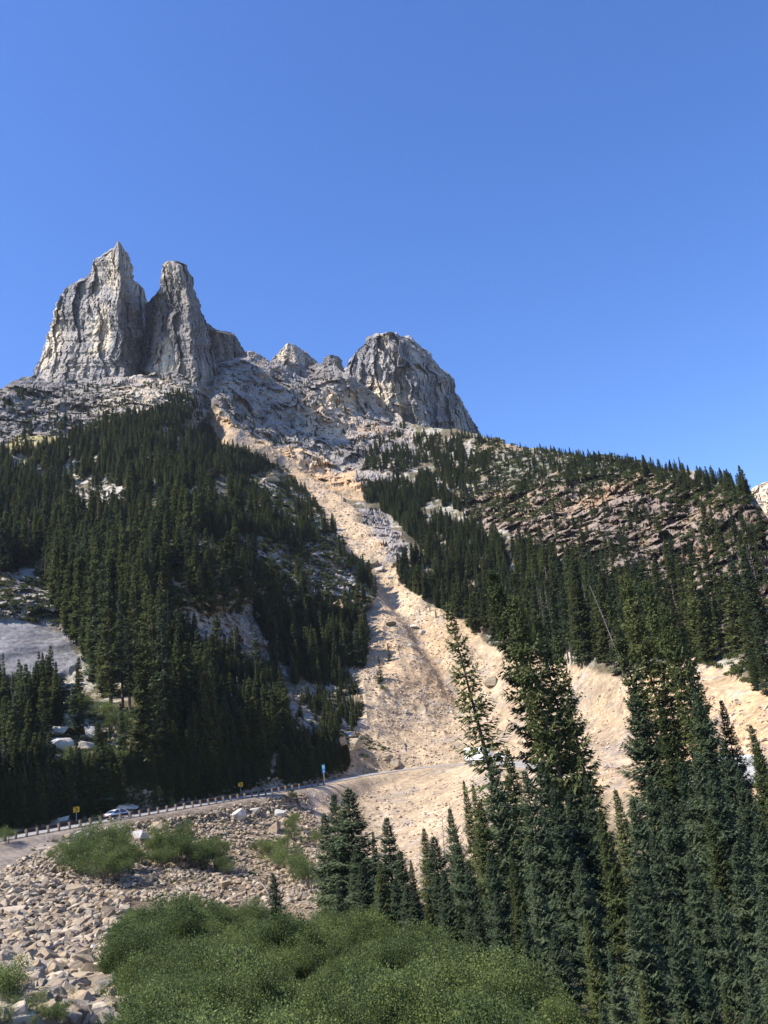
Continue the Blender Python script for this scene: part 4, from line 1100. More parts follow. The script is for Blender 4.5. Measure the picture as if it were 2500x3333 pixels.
for i, (zn, x, y, z, H, dist, a, b) in enumerate(spots[:N_IND]):
    if H > 17 and i < N_IND - 14: k = i % 4; pr, H0 = MIDTALL[k], 24.0; key = ('t', k)
    else: k = i % 7; pr, H0 = MID[k], 14.0; key = ('m', k)
    lab, grp = LBL[zn]
    if zn == 'tall':
        where = next(w for lim, w in ((330, 'beside the grey slab'), (430, 'above the silver sedan'), (540, 'just right of the silver sedan'), (640, 'above the middle of the guardrail'),
                                      (760, 'left of the second chevron sign'), (860, 'above the second chevron sign'), (9999, 'nearest the blue signs')) if a < lim)
        lab = ('lofty' if H > 21 else 'medium tall' if H > 15 else 'shorter') + ' dark spruce ' + where + ', ' + ('front row' if b > 2470 else 'second row' if b > 2360 else 'third row' if b > 2250 else 'back row')
    if zn in ('upper', 'lowleft', 'band', 'mixed', 'knoll', 'rightlow', 'understory', 'lowscatter'):
        lab = ('taller ' if H > {'upper': 11, 'band': 10, 'lowleft': 6}.get(zn, 7) else 'low ') + lab.replace('young ', '').replace('short ', '').replace('small ', '')
        lab += ', in its ' + ('upper ' if b < {'upper': 1750, 'band': 1850, 'lowleft': 2500}.get(zn, 2100) else 'lower ') + ('left' if a < {'upper': 300, 'band': 1600, 'lowleft': 150}.get(zn, 1000) else 'right') + ' part'
        if len(lab.split()) > 16: lab = LBL[zn][0]
    plant(pr, H0, x, y, z - 0.25, H, random.uniform(0, 6.28), lab, grp, wide=random.uniform(0.9, 1.35))


def scatter(name, label, cat, pts, rots, scls, idx, sources, kind='stuff'):
    """one object: a cloud of points on which the meshes of real things are repeated"""
    me = bpy.data.meshes.new(name); n = len(pts)
    me.vertices.add(n); me.vertices.foreach_set('co', np.asarray(pts, np.float32).ravel())
    for nm, dat, tp, fld in (('rot', rots, 'FLOAT_VECTOR', 'vector'), ('scl', scls, 'FLOAT_VECTOR', 'vector')):
        at = me.attributes.new(nm, tp, 'POINT'); at.data.foreach_set(fld, np.asarray(dat, np.float32).ravel())
    at = me.attributes.new('pick', 'INT', 'POINT'); at.data.foreach_set('value', np.asarray(idx, np.int32))
    o = link(name, me)
    ng = bpy.data.node_groups.new(name + '_nodes', 'GeometryNodeTree')
    ng.interface.new_socket('Geometry', in_out='INPUT', socket_type='NodeSocketGeometry')
    ng.interface.new_socket('Geometry', in_out='OUTPUT', socket_type='NodeSocketGeometry')
    gi = ng.nodes.new('NodeGroupInput'); go = ng.nodes.new('NodeGroupOutput'); jn = ng.nodes.new('GeometryNodeJoinGeometry')
    def attr(nm, dt):
        a = ng.nodes.new('GeometryNodeInputNamedAttribute'); a.data_type = dt; a.inputs[0].default_value = nm; return a.outputs[0]
    ar, as_, ai = attr('rot', 'FLOAT_VECTOR'), attr('scl', 'FLOAT_VECTOR'), attr('pick', 'INT')
    for k, srcs in enumerate(sources):
        cmp_ = ng.nodes.new('FunctionNodeCompare'); cmp_.data_type = 'INT'; cmp_.operation = 'EQUAL'
        ins = [s for s in cmp_.inputs if s.enabled]
        ng.links.new(ai, ins[0]); ins[1].default_value = k
        for src in srcs:
            oi = ng.nodes.new('GeometryNodeObjectInfo'); oi.transform_space = 'ORIGINAL'; oi.inputs['Object'].default_value = src
            io = ng.nodes.new('GeometryNodeInstanceOnPoints')
            ng.links.new(gi.outputs[0], io.inputs['Points']); ng.links.new(cmp_.outputs[0], io.inputs['Selection'])
            ng.links.new(oi.outputs['Geometry'], io.inputs['Instance'])
            e2r = ng.nodes.new('FunctionNodeEulerToRotation'); ng.links.new(ar, e2r.inputs[0])
            ng.links.new(e2r.outputs[0], io.inputs['Rotation']); ng.links.new(as_, io.inputs['Scale'])
            ng.links.new(io.outputs[0], jn.inputs[0])
    ng.links.new(jn.outputs[0], go.inputs[0])
    md = o.modifiers.new('scatter', 'NODES'); md.node_group = ng
    tag(o, label, cat, kind=kind)
    return o


def source_objs(proto):
    out = []
    for part in ('trunk', 'crown'):
        out.append(next(o for o in COL.objects if o.data == proto[part]))
    return out


# make sure each hillside shape stands somewhere as a tree of its own
have = {o.data for o in COL.objects if o.type == 'MESH'}
srcM = [source_objs(p) for p in MID if p['crown'] in have]; srcT = [source_objs(p) for p in MIDTALL if p['crown'] in have]
rest = spots[N_IND:]
pts = []; rots = []; scls = []; idx = []
for i, (zn, x, y, z, H, dist, a, b) in enumerate(rest):
    if H > 17 and srcT: k = len(srcM) + random.randrange(len(srcT)); s = H / 24
    else: k = random.randrange(len(srcM) - (random.random() > 0.25)); s = H / 14
    w_ = s * random.uniform(0.8, 1.6)
    pts.append((x, y, z - 0.25)); rots.append((0, 0, random.uniform(0, 6.28))); scls.append((w_, w_, s)); idx.append(k)
scatter('conifer_forest', 'far conifers covering the mountainside as dark forest', 'forest', pts, rots, scls, idx, srcM + srcT)
from collections import Counter; print(Counter(q[0] for q in spots)); print('trees', len(spots), 'scattered', len(rest))


# ---------------------------------------------------------------- stones
def stone_mesh(name, seed, npts=14, bev=0.0, mat='stone', flat=(1, 1, 0.8)):
    """an angular block: the hull of a few random points, its edges knocked off"""
    r = np.random.default_rng(seed)
    P = r.normal(size=(npts, 3)); P /= np.linalg.norm(P, axis=1, keepdims=True)
    P = np.sign(P) * np.abs(P) ** 0.6 * r.uniform(0.85, 1.15, (npts, 1)); P *= np.array(flat) / np.abs(P).max(0)
    bm = bmesh.new()
    for p in P: bm.verts.new(p)
    bmesh.ops.convex_hull(bm, input=bm.verts[:])
    bmesh.ops.delete(bm, geom=[v for v in bm.verts if not v.link_faces], context='VERTS')
    if bev:
        bmesh.ops.dissolve_limit(bm, angle_limit=math.radians(12), verts=bm.verts[:], edges=bm.edges[:])
        bmesh.ops.bevel(bm, geom=bm.edges[:], offset=bev, segments=2, affect='EDGES', clamp_overlap=True, profile=0.6)
        bmesh.ops.triangulate(bm, faces=bm.faces[:])
        for k in range(2): bmesh.ops.subdivide_edges(bm, edges=[e for e in bm.edges if e.calc_length() > 0.28], cuts=1, use_grid_fill=True); bmesh.ops.triangulate(bm, faces=bm.faces[:])
        A = np.array([v.co[:] for v in bm.verts]); n = fbm(A * 2.2 + seed, 4, seed)[:, None] * 0.06
        for v, q in zip(bm.verts, A * (1 + n)): v.co = q
    bmesh.ops.recalc_face_normals(bm, faces=bm.faces[:])
    me = bpy.data.meshes.new(name); bm.to_mesh(me); bm.free(); me.materials.append(M[mat])
    return me


STONES = [stone_mesh('stone', 900 + k, 15 + k % 6, 0.05, 'stone', (1, random.uniform(0.65, 1), random.uniform(0.4, 0.85))) for k in range(12)]
BOULD = [stone_mesh('boulder', 950 + k, 18 + k % 6, 0.05, 'stone', (1, random.uniform(0.7, 1), random.uniform(0.5, 0.85))) for k in range(7)]
PALE = [stone_mesh('pale_boulder', 980 + k, 18 + k % 6, 0.06, 'pale', (1, random.uniform(0.7, 1), random.uniform(0.5, 0.85))) for k in range(6)]
SCREE = [stone_mesh('scree_stone', 1000 + k, 13 + k % 3, 0, 'scree', (1, random.uniform(0.7, 1), random.uniform(0.45, 0.8))) for k in range(6)]
nstone = 0


def put_stone(px, py, size_px, me, label, group=None, flat=1.0, sink=0.25, rot=None, name='boulder', cat='boulder'):
    """size_px: width as it shows in the photograph"""
    global nstone
    loc, nor, dist = hit(px, py)
    if loc is None: return None
    s = size_px * dist / FOC / 2
    rr = rot if rot is not None else (random.uniform(-0.35, 0.35), random.uniform(-0.35, 0.35), random.uniform(0, 6.28))
    o = link(name, me, loc=(loc.x, loc.y, loc.z + s * 0.6 * flat - sink * s), rot=rr, scale=(s, s, s * flat))
    tag(o, label, cat, group); nstone += 1
    return o


BIG = [  # px, py, width, pale?, label
    (190, 2428, 82, 1, 'largest pale boulder in the rock heap above the left wood'),
    (198, 2385, 56, 1, 'grey blocky boulder on top of the left rock heap'),
    (298, 2392, 60, 1, 'squarish grey-white boulder at the right of the left rock heap'),
    (285, 2430, 46, 1, 'pale wedge boulder low in the left rock heap'),
    (210, 2338, 32, 1, 'round white boulder alone above the left rock heap'),
    (364, 2424, 26, 1, 'small white boulder at the right tip of the left rock heap'),
    (328, 2446, 24, 1, 'small white boulder under the squarish grey one'),
    (82, 2262, 96, 1, 'huge flat-topped pale block under the smooth slab'),
    (75, 2288, 84, 1, 'broad tilted slab lying under the flat-topped block'),
    (382, 2545, 50, 1, 'pale boulder half hidden by young firs above the sedan'),
    (408, 2618, 84, 1, 'white snow-pale boulder right behind the chevron sign'),
    (205, 2668, 44, 1, 'white boulder at the roadside left of the sedan'),
    (388, 2702, 38, 1, 'rounded grey-white boulder just below the sedan'),
    (300, 2722, 42, 1, 'tall cream boulder topping the heap under the guardrail'),
    (258, 2718, 28, 1, 'rounded boulder in the middle of the heap under the guardrail'),
    (222, 2724, 22, 0, 'leftmost small boulder of the heap under the guardrail'),
    (252, 2738, 24, 1, 'grey round boulder low in the heap under the guardrail'),
    (292, 2755, 46, 0, 'tan boulder at the bottom of the heap under the guardrail'),
    (298, 2782, 34, 1, 'pale boulder just over the left roadside bush'),
    (515, 2698, 46, 0, 'boulder with a black shaded front below the sedan'),
    (462, 2725, 60, 1, 'bright cream flat boulder between the two bushes'),
    (552, 2728, 30, 0, 'small cream boulder right of the bright flat one'),
    (775, 2662, 50, 1, 'long pale boulder tilted down the talus below the rail'),
    (828, 2640, 34, 1, 'smooth cream boulder just under the guardrail'),
    (912, 2655, 36, 1, 'white angular boulder near the small roadside fir'),
    (925, 2676, 34, 0, 'dark-fronted boulder beneath the white angular one'),
    (895, 2700, 44, 0, 'wide boulder in black shade on the talus'),
    (690, 2690, 20, 0, 'small dark boulder in the middle of the talus'),
    (730, 2890, 46, 0, 'tan boulder low on the talus with shade on its right'),
    (478, 2862, 44, 0, 'brown flat boulder under the middle bush'),
    (20, 2960, 120, 0, 'long orange boulder at the left border'),
    (125, 2985, 54, 0, 'brown boulder just right of the long orange one'),
    (245, 2905, 52, 0, 'tan boulder in the upper boulder field'),
    (405, 2955, 40, 1, 'white boulder at the tip of the shrub thicket'),
    (288, 2962, 42, 0, 'pale yellow boulder in the centre of the boulder field'),
    (408, 3080, 58, 0, 'upright pointed boulder against the edge of the thicket'),
    (300, 3105, 66, 1, 'large cream boulder in the boulder field'),
    (285, 3178, 150, 0, 'biggest brown slab boulder of the boulder field'),
    (335, 3205, 52, 1, 'grey-white block leaning on the biggest brown slab'),
    (98, 3210, 86, 1, 'dark grey boulder low at left'),
    (178, 3215, 62, 0, 'yellowish rounded boulder between grey ones at the bottom'),
    (30, 3240, 80, 1, 'pale boulder in the bottom left corner'),
    (435, 3238, 46, 1, 'cream boulder beside the bright green weeds'),
    (375, 3210, 44, 0, 'tan boulder right of the grey-white block'),
    (382, 3128, 34, 1, 'small white boulder under the pointed one'),
    (870, 3015, 80, 1, 'grey granite boulder at the foot of the lone small fir'),
    (838, 3000, 40, 1, 'smaller granite boulder left of the grey one in the thicket'),
    (300, 3300, 60, 0, 'tan boulder at the lower border beside the leaves'),
    (1320, 2318, 20, 1, 'small bright boulder in the middle of the scree fan'),
    (1290, 2490, 34, 0, 'round boulder right above the road on the fan'),
    (1262, 2465, 30, 0, 'brown boulder on top of two at the foot of the fan'),
    (1275, 2478, 22, 0, 'cream boulder wedged between two at the foot of the fan'),
    (1375, 2060, 24, 1, 'rounded white boulder in the scree chute'),
    (1340, 2105, 34, 1, 'pale boulder with a long shadow in the chute'),
    (1270, 2030, 40, 0, 'tan slab wedged where the chute widens'),
    (1345, 2040, 26, 1, 'white block above the rounded white boulder'),
    (1240, 1852, 40, 1, 'pale block in the neck of the chute'),
    (1215, 1835, 36, 0, 'brown block in the neck of the chute'),
    (1272, 1880, 22, 1, 'small block under the neck of the chute'),
    (1600, 2220, 50, 0, 'orange flat boulder sunk in scree by the tall spruces'),
    (1545, 2285, 32, 1, 'pale boulder behind the thin see-through conifer'),
    (1140, 2395, 46, 1, 'pale crag-like boulder topping the brown mound'),
    (1105, 2425, 50, 0, 'cream boulder on the left of the brown mound'),
    (1150, 2425, 44, 0, 'dark-sided block on the brown mound'),
    (1110, 1985, 60, 0, 'rounded orange-brown boulder at the end of the outcrop'),
    (880, 1555, 84, 1, 'big smooth pale rock in the upper forest clearing'),
    (675, 1500, 56, 1, 'flat pale rock in the forest under the couloir'),
    (212, 1522, 36, 1, 'white flat rock showing in the upper left forest'),
    (262, 1505, 70, 1, 'grey broken rock showing in the upper left forest'),
]
for px, py, sz, pale, lab in BIG:
    i = nstone
    put_stone(px, py + sz * 0.1, sz * (1.08 if py > 1700 else 0.8), (PALE[i % 5] if pale else BOULD[i % 6]), lab, rot=((0, 0, i * 1.3) if 'snow' in lab or 'flat' in lab or py < 1700 else None), flat=random.uniform(0.7, 0.95) * (0.5 if lab.startswith('white snow') or 'slab' in lab or 'long orange' in lab or py < 1700 else 1))

# talus: many stones, largest of them single things
TAL = [  # polygon, count, size range in metres, power, set
    ('boulder field', [(-100, 2840), (0, 2850), (200, 2880), (420, 2920), (420, 2990), (340, 3050), (470, 3150), (460, 3333), (-100, 3360)], 16000, (0.07, 1.5), 2.6, 'boulders of the field left of the thicket'),
    ('upper talus', [(60, 2800), (340, 2700), (620, 2650), (1000, 2580), (1040, 2700), (1040, 2960), (700, 2960), (420, 2930), (200, 2880), (0, 2850)], 30000, (0.07, 1.1), 3.3, 'boulders of the talus under the guardrail'),
    ('fan', [(950, 2600), (1640, 2510), (1650, 2750), (1300, 2900), (1050, 2900)], 5000, (0.12, 0.9), 3.0, 'stones of the bank below the road'),
    ('scree', [(1190, 2000), (1330, 1900), (1500, 2050), (1600, 2180), (1640, 2460), (1100, 2530), (1050, 2430), (1200, 2350)], 8000, (0.16, 1.0), 2.2, 'stones of the scree fan'),
    ('talus apron', [(900, 2270), (1190, 2150), (1205, 2060), (1300, 2040), (1230, 2200), (1000, 2320), (940, 2440), (880, 2440)], 3000, (0.3, 1.1), 2.4, 'stones of the pale talus apron'),
    ('chute', [(930, 1525), (1050, 1570), (1150, 1620), (1200, 1700), (1290, 1830), (1330, 1900), (1240, 1940), (1120, 1770), (1040, 1635)], 1600, (0.3, 1.4), 2.6, 'stones of the chute'),
    ('right scree', [(1640, 2160), (2030, 2230), (2500, 2290), (2500, 2560), (1700, 2520)], 2500, (0.2, 1.0), 3.0, 'stones of the right scree'),
    ('roadside rocks', [(830, 2540), (880, 2500), (960, 2490), (1150, 2500), (1100, 2535), (860, 2580)], 500, (0.3, 1.7), 1.8, 'rocks piled above the guardrail end'),
    ('left heap', [(110, 2340), (380, 2380), (380, 2450), (330, 2460), (150, 2450)], 420, (0.25, 1.3), 1.8, 'rocks of the heap above the left wood'),
    ('forest rocks', [(-50, 1500), (500, 1420), (900, 1540), (1150, 1800), (1180, 2000), (560, 2000), (450, 2120), (200, 2050), (-50, 1880)], 1100, (0.5, 2.6), 2.0, 'rocks in the forest'),
    ('bank rocks', [(300, 2600), (600, 2540), (880, 2500), (880, 2550), (640, 2600), (480, 2620), (300, 2655)], 420, (0.25, 1.3), 2.0, 'rocks on the bank'),
    ('right slope rocks', [(1700, 1820), (2500, 1950), (2500, 2260), (2250, 2150), (2000, 2180)], 500, (0.4, 2.0), 2.0, 'rocks of the right slope'),
    ('left wood rocks', [(0, 2210), (250, 2190), (420, 2360), (440, 2600), (300, 2560), (120, 2440)], 500, (0.2, 1.1), 2.2, 'rocks between the trees'),
]
cand = []
for zi, (nm, poly, cnt, (s0, s1), pw, grp) in enumerate(TAL):
    pa = np.array(poly); x0, y0 = pa.min(0); x1, y1 = pa.max(0); got = 0
    while got < cnt:
        a = rng.uniform(x0, x1, 2000); b = rng.uniform(y0, y1, 2000)
        ok = in_poly(a, b, poly); a, b = a[ok], b[ok]
        cl = fbm(np.stack([a / 60, b / 25, a * 0 + zi], 1), 3, 15)
        for u, v_, c_ in zip(a, b, cl):
            if got >= cnt: break
            if c_ < -0.5 + rng.normal() * 0.3: continue
            loc, nor, dist = hit(u, v_)
            if loc is None: continue
            if road_query(np.array([[loc.x, loc.y]]))[0][0] < ROADW / 2 + 1.2: continue
            s = s0 + (s1 - s0) * rng.random() ** (pw * 2.2)
            cand.append((s / dist, s, loc, zi, u, v_)); got += 1
cand.sort(key=lambda c: -c[0])
NB = 298 - nstone
SETS = {'scree': SCREE, 'chute': SCREE, 'right scree': SCREE, 'fan': SCREE, 'talus apron': SCREE}
TLAB = {0: 'angular tan boulder in the coarse boulder field left of the thicket', 1: 'tan boulder on the talus slope under the guardrail', 2: 'buff stone on the smooth bank below the road',
        3: 'cream stone lying on the scree fan', 4: 'pale stone of the talus apron left of the fan', 5: 'block lying in the narrow chute', 6: 'stone on the scree behind the tall spruces',
        7: 'pale rock piled above the guardrail end', 8: 'pale rock in the heap above the left wood', 9: 'pale rock showing in the forest', 10: 'pale rock on the uphill bank of the road', 11: 'rock on the slope under the brown cliffs', 12: 'pale rock between the trees at left'}
ALIAS = [(388, 2702, 'grey-white boulder below the sedan'), (258, 2725, 'boulder heap under the guardrail'), (462, 2725, 'bright cream flat boulder'), (775, 2662, 'long tilted pale boulder'),
         (912, 2665, 'white angular boulder'), (730, 2890, 'tan boulder low on the talus'), (478, 2862, 'brown flat boulder'), (20, 2960, 'long orange boulder'), (125, 2985, 'brown boulder'),
         (405, 2955, 'white boulder at the thicket tip'), (288, 2962, 'pale yellow boulder'), (408, 3080, 'upright pointed boulder'), (300, 3105, 'large cream boulder'), (285, 3178, 'biggest brown slab'),
         (98, 3210, 'dark grey boulder'), (178, 3215, 'yellowish rounded boulder'), (30, 3260, 'bottom left shrubs'), (435, 3238, 'bright green weeds'), (300, 3320, 'lower border'), (10, 3100, 'left border'), (180, 3100, 'grey weathered branch'),
         (330, 2850, 'left shrub clump'), (600, 2830, 'middle shrub clump')]
SEEN = {}


def field_label(u, v_, s, zi):
    if zi not in (0, 1): return TLAB[zi]
    near = sorted(ALIAS, key=lambda q: math.hypot(q[0] - u, q[1] - v_))[:3]
    size = 'large' if s > 1.2 else 'broad' if s > 1.0 else 'middling' if s > 0.8 else 'small'
    for A, B in ((near[0], near[1]), (near[0], near[2])):
        lab = size + ' tan block between the ' + A[2] + ' and the ' + B[2]
        if len(lab.split()) <= 16 and lab not in SEEN: break
    if lab in SEEN:
        d = (u - near[0][0], v_ - near[0][1])
        side = ('right of' if d[0] > 0 else 'left of') if abs(d[0]) > abs(d[1]) else ('below' if d[1] > 0 else 'above')
        lab = size + ' tan block ' + side + ' the ' + near[0][2]
    SEEN[lab] = 1
    return lab


for q, s, loc, zi, u, v_ in cand[:NB]:
    me = (PALE if zi >= 7 else BOULD)[random.randrange(5)]
    o = link('boulder', me, loc=(loc.x, loc.y, loc.z + s * 0.22), rot=(random.uniform(-0.5, 0.5), random.uniform(-0.5, 0.5), random.uniform(0, 6.28)), scale=(s * 0.55, s * 0.55, s * random.uniform(0.45, 0.6)))
    tag(o, field_label(u, v_, s, zi), 'boulder', TAL[zi][5])
# small source stones that also lie in view
src_st = [link('boulder', me) for me in STONES]; src_sc = [link('boulder', me) for me in SCREE]
for k, o in enumerate(src_st + src_sc):
    q, s, loc, zi, u, v_ = cand[NB + k]
    o.location = loc; o.scale = (s * 0.5,) * 3; o.rotation_euler = (0.2, 0.1, k); tag(o, TLAB[zi], 'boulder', TAL[zi][5])
rest = cand[NB + len(src_st) + len(src_sc):]
for gname, glabel, sel, srcs in (('talus_debris', 'broken tan stones covering the talus slopes and boulder field', (0, 1, 7, 8, 9, 10, 11, 12), src_st), ('scree_debris', 'small cream stones strewn over the scree fan and chute', (2, 3, 4, 5, 6), src_sc)):
    rr = [c for c in rest if c[3] in sel]; n = len(rr)
    pp = np.array([(c[2].x, c[2].y, c[2].z + c[1] * 0.2) for c in rr]); ss = np.array([c[1] for c in rr])
    sc3 = np.stack([ss * rng.uniform(0.7, 1.1, n), ss * rng.uniform(0.6, 1.0, n), ss * rng.uniform(0.5, 0.9, n)], 1) * 0.5
    scatter(gname, glabel, 'stones', pp, np.stack([rng.uniform(-.6, .6, n), rng.uniform(-.6, .6, n), rng.uniform(0, 6.28, n)], 1), sc3, rng.integers(0, len(srcs), n), [[s] for s in srcs])


# ---------------------------------------------------------------- shrubs
def shrub_mesh(name, seed, n_leaf, leaf, mat, rad=1.3, h=1.9, stems=12):
    r = np.random.default_rng(seed)
    v = []; f = []; mb = MB()
    tips = []
    for s in range(stems):
        a = r.uniform(0, 6.28); q = math.sqrt(r.uniform(0.02, 1)); L = h * r.uniform(0.65, 1.05)
        tip = np.array([math.cos(a) * rad * q, math.sin(a) * rad * q, L * (1 - 0.35 * q * q)])
        mid = tip * np.array([0.45, 0.45, 0.55])
        mb.tube([(0, 0, -0.3), tuple(mid), tuple(tip)], [0.03, 0.02, 0.006], 4)
        tips.append((mid, tip))
    T = np.array([t[1] for t in tips]); Mi = np.array([t[0] for t in tips])
    k = r.integers(0, stems, n_leaf); q = r.beta(2.2, 1.0, n_leaf)[:, None]
    P = Mi[k] * (1 - q) + T[k] * q + r.normal(size=(n_leaf, 3)) * np.array([0.2, 0.2, 0.16]) * rad / 1.3
    P[:, 2] = np.maximum(P[:, 2], 0.05)
    D = r.normal(size=(n_leaf, 3)) * 0.6 + P / (np.linalg.norm(P, axis=1, keepdims=True) + .1) * 0.7; D /= np.linalg.norm(D, axis=1, keepdims=True)
    S = np.cross(D, r.normal(size=(n_leaf, 3)) + np.array([0, 0, 0.8])); S /= np.linalg.norm(S, axis=1, keepdims=True)
    ls = leaf * r.uniform(0.6, 1.3, n_leaf)[:, None]
    V = np.stack([P, P + D * ls * 0.5 + S * ls * 0.34, P + D * ls, P + D * ls * 0.5 - S * ls * 0.34], 1).reshape(-1, 3)
    Fq = np.arange(n_leaf * 4).reshape(-1, 4)
    cr = mesh_np(name + '_foliage', V, Fq, M[mat])
    me = bpy.data.meshes.new(name + '_stems'); me.from_pydata(mb.v, [], mb.f); me.materials.append(M['bark'])
    return {'stem': me, 'foliage': cr}


SHR = [shrub_mesh('shrub', 1200 + k, 6400, 0.066, 'leaf', 1.3 + 0.2 * (k % 2), 2.0 + 0.3 * (k % 3)) for k in range(5)]
BRU = [shrub_mesh('brush', 1300 + k, 420, 0.30, 'brush', 1.5, 1.2, 8) for k in range(3)]


def put_shrub(px, py, s, label, group=None, pr=None, name='shrub', rot=None):
    loc, nor, dist = hit(px, py)
    pr = pr or SHR[random.randrange(5)]
    e = link(name, None, loc=(loc.x, loc.y, loc.z - 0.1), rot=(0, 0, random.uniform(0, 6.28)), scale=(s, s, s)); e.empty_display_size = 0.3
    tag(e, label, 'shrub', group)
    link('stem', pr['stem'], e); link('foliage', pr['foliage'], e)
    return e


sh_src = []
for i, (a, b, s) in enumerate(((235, 2835, 1.5), (270, 2850, 1.7), (310, 2830, 1.9), (345, 2790, 1.6), (365, 2830, 1.9), (395, 2835, 1.6), (330, 2870, 1.8), (290, 2800, 1.3), (370, 2780, 1.8), (350, 2880, 1.5), (385, 2870, 1.6), (210, 2810, 1.2))):
    sh_src.append(put_shrub(a, b, s * 1.15, ORD[i] + ' leafy shrub of the left clump on the talus below the sedan', 'shrubs of the left clump on the talus', SHR[i % 5]))
for i, (a, b, s) in enumerate(((430, 2815, 1.1), (455, 2820, 1.2), (530, 2800, 1.7), (560, 2810, 1.8), (590, 2825, 1.9), (625, 2830, 1.8), (500, 2790, 1.2), (610, 2790, 1.7), (650, 2815, 1.6), (575, 2780, 1.5), (545, 2830, 1.4))):
    put_shrub(a, b, s * 1.1, ORD[i] + ' leafy shrub of the middle clump on the talus', 'shrubs of the middle clump on the talus', SHR[i % 5])
for i, (a, b, s) in enumerate(((690, 2790, 1.4), (720, 2800, 1.3), (700, 2840, 1.5), (735, 2850, 1.2), (955, 2700, 1.2), (880, 2800, 1.5), (900, 2830, 1.4), (950, 2850, 1.5), (985, 2870, 1.6), (1010, 2900, 1.5), (920, 2770, 1.2), (1020, 2760, 1.3), (960, 2740, 1.2), (850, 2780, 1.1))):
    put_shrub(a, b, s * 1.1, ORD[i] + ' dark green shrub scattered on the talus left of the fir group', 'shrubs scattered left of the fir group', SHR[i % 5])
for a, b, s, lab in ((25, 2745, 1.1, 'small bush against the guardrail at the left border'), (945, 2612, 1.0, 'bush just under the guardrail end'), (30, 3290, 1.3, 'pale-leaved bush in the bottom left corner'),
                     (560, 2630, 0.7, 'small bush on the guardrail left of centre'), (330, 2350, 2.2, 'rounded light green bush above the left rock heap'), (385, 2385, 2.0, 'light green bush right of the left rock heap'),
                     (505, 2610, 1.1, 'bright green bush behind the road right of the sedan'), (545, 2600, 1.1, 'bright green bush farther right behind the road'), (150, 2300, 1.6, 'green bush under the tilted slab'), (262, 2312, 1.7, 'green bush left of the round white boulder'), (425, 2400, 1.8, 'green bush at the foot of the tall spruces'),
                     (345, 2480, 1.7, 'green bush under the left rock heap'), (290, 2505, 1.5, 'yellow-green bush below the largest pale boulder'), (225, 2500, 1.4, 'low bush left below the rock heap'), (400, 2500, 1.6, 'bush above the half hidden pale boulder'), (390, 3190, 0.7, 'bright green weed clump among boulders'), (415, 3270, 0.7, 'lower bright green weed clump by the thicket')):
    put_shrub(a, b, s, lab)
for i in range(12):
    put_shrub(-20 + i * 22, 3350 - (i % 3) * 22, 0.55, ORD[i] + ' grey-green shrub from the left along the bottom left border', 'shrubs along the bottom left border', SHR[i % 5])

# the thicket that fills the bottom of the picture
THK = [(430, 3333), (330, 3110), (345, 3070), (420, 3010), (520, 2990), (640, 2975), (760, 2985), (880, 3030), (980, 3040), (1100, 3020), (1250, 3070), (1400, 3140), (1600, 3210), (1760, 3260), (1880, 3333), (1920, 3500), (1920, 4300), (430, 4300)]
srcs = [[next(o for o in COL.objects if o.data == p['stem']), next(o for o in COL.objects if o.data == p['foliage'])] for p in SHR]
pp = []; used = set()
pa = np.array(THK)
while len(pp) < 1500 and len(used) < 24000:
    a = rng.uniform(320, 1930); b = rng.uniform(2970, 4200)
    if not in_poly(np.array([a]), np.array([b]), THK)[0]: used.add((a, b)); continue
    loc, nor, dist = hit(a, b)
    if loc is None: continue
    key = (round(loc.x / 1.15), round(loc.y / 1.15))
    used.add((a, b))
    if key in used: continue
    used.add(key)
    edge = poly_dist(np.array([a]), np.array([b]), THK)[0]
    pp.append((loc.x, loc.y, loc.z - 0.15, (0.44 + 0.34 * min(1, edge / 60)) * random.uniform(0.6, 1.35) * (1.1 + 0.6 * math.sin(loc.x * 0.55 + 1.3 * math.sin(loc.y * 0.31)) * math.cos(loc.y * 0.42 + 0.9 * math.sin(loc.x * 0.27)))))
pp = np.array(pp); n = len(pp)
scatter('shrub_thicket', 'dense bright green thicket of leafy shrubs filling the foreground', 'thicket', pp[:, :3], np.stack([rng.uniform(-.15, .15, n), rng.uniform(-.15, .15, n), rng.uniform(0, 6.28, n)], 1),
        np.stack([pp[:, 3]] * 3, 1), rng.integers(0, 5, n), srcs)
print('thicket', n)

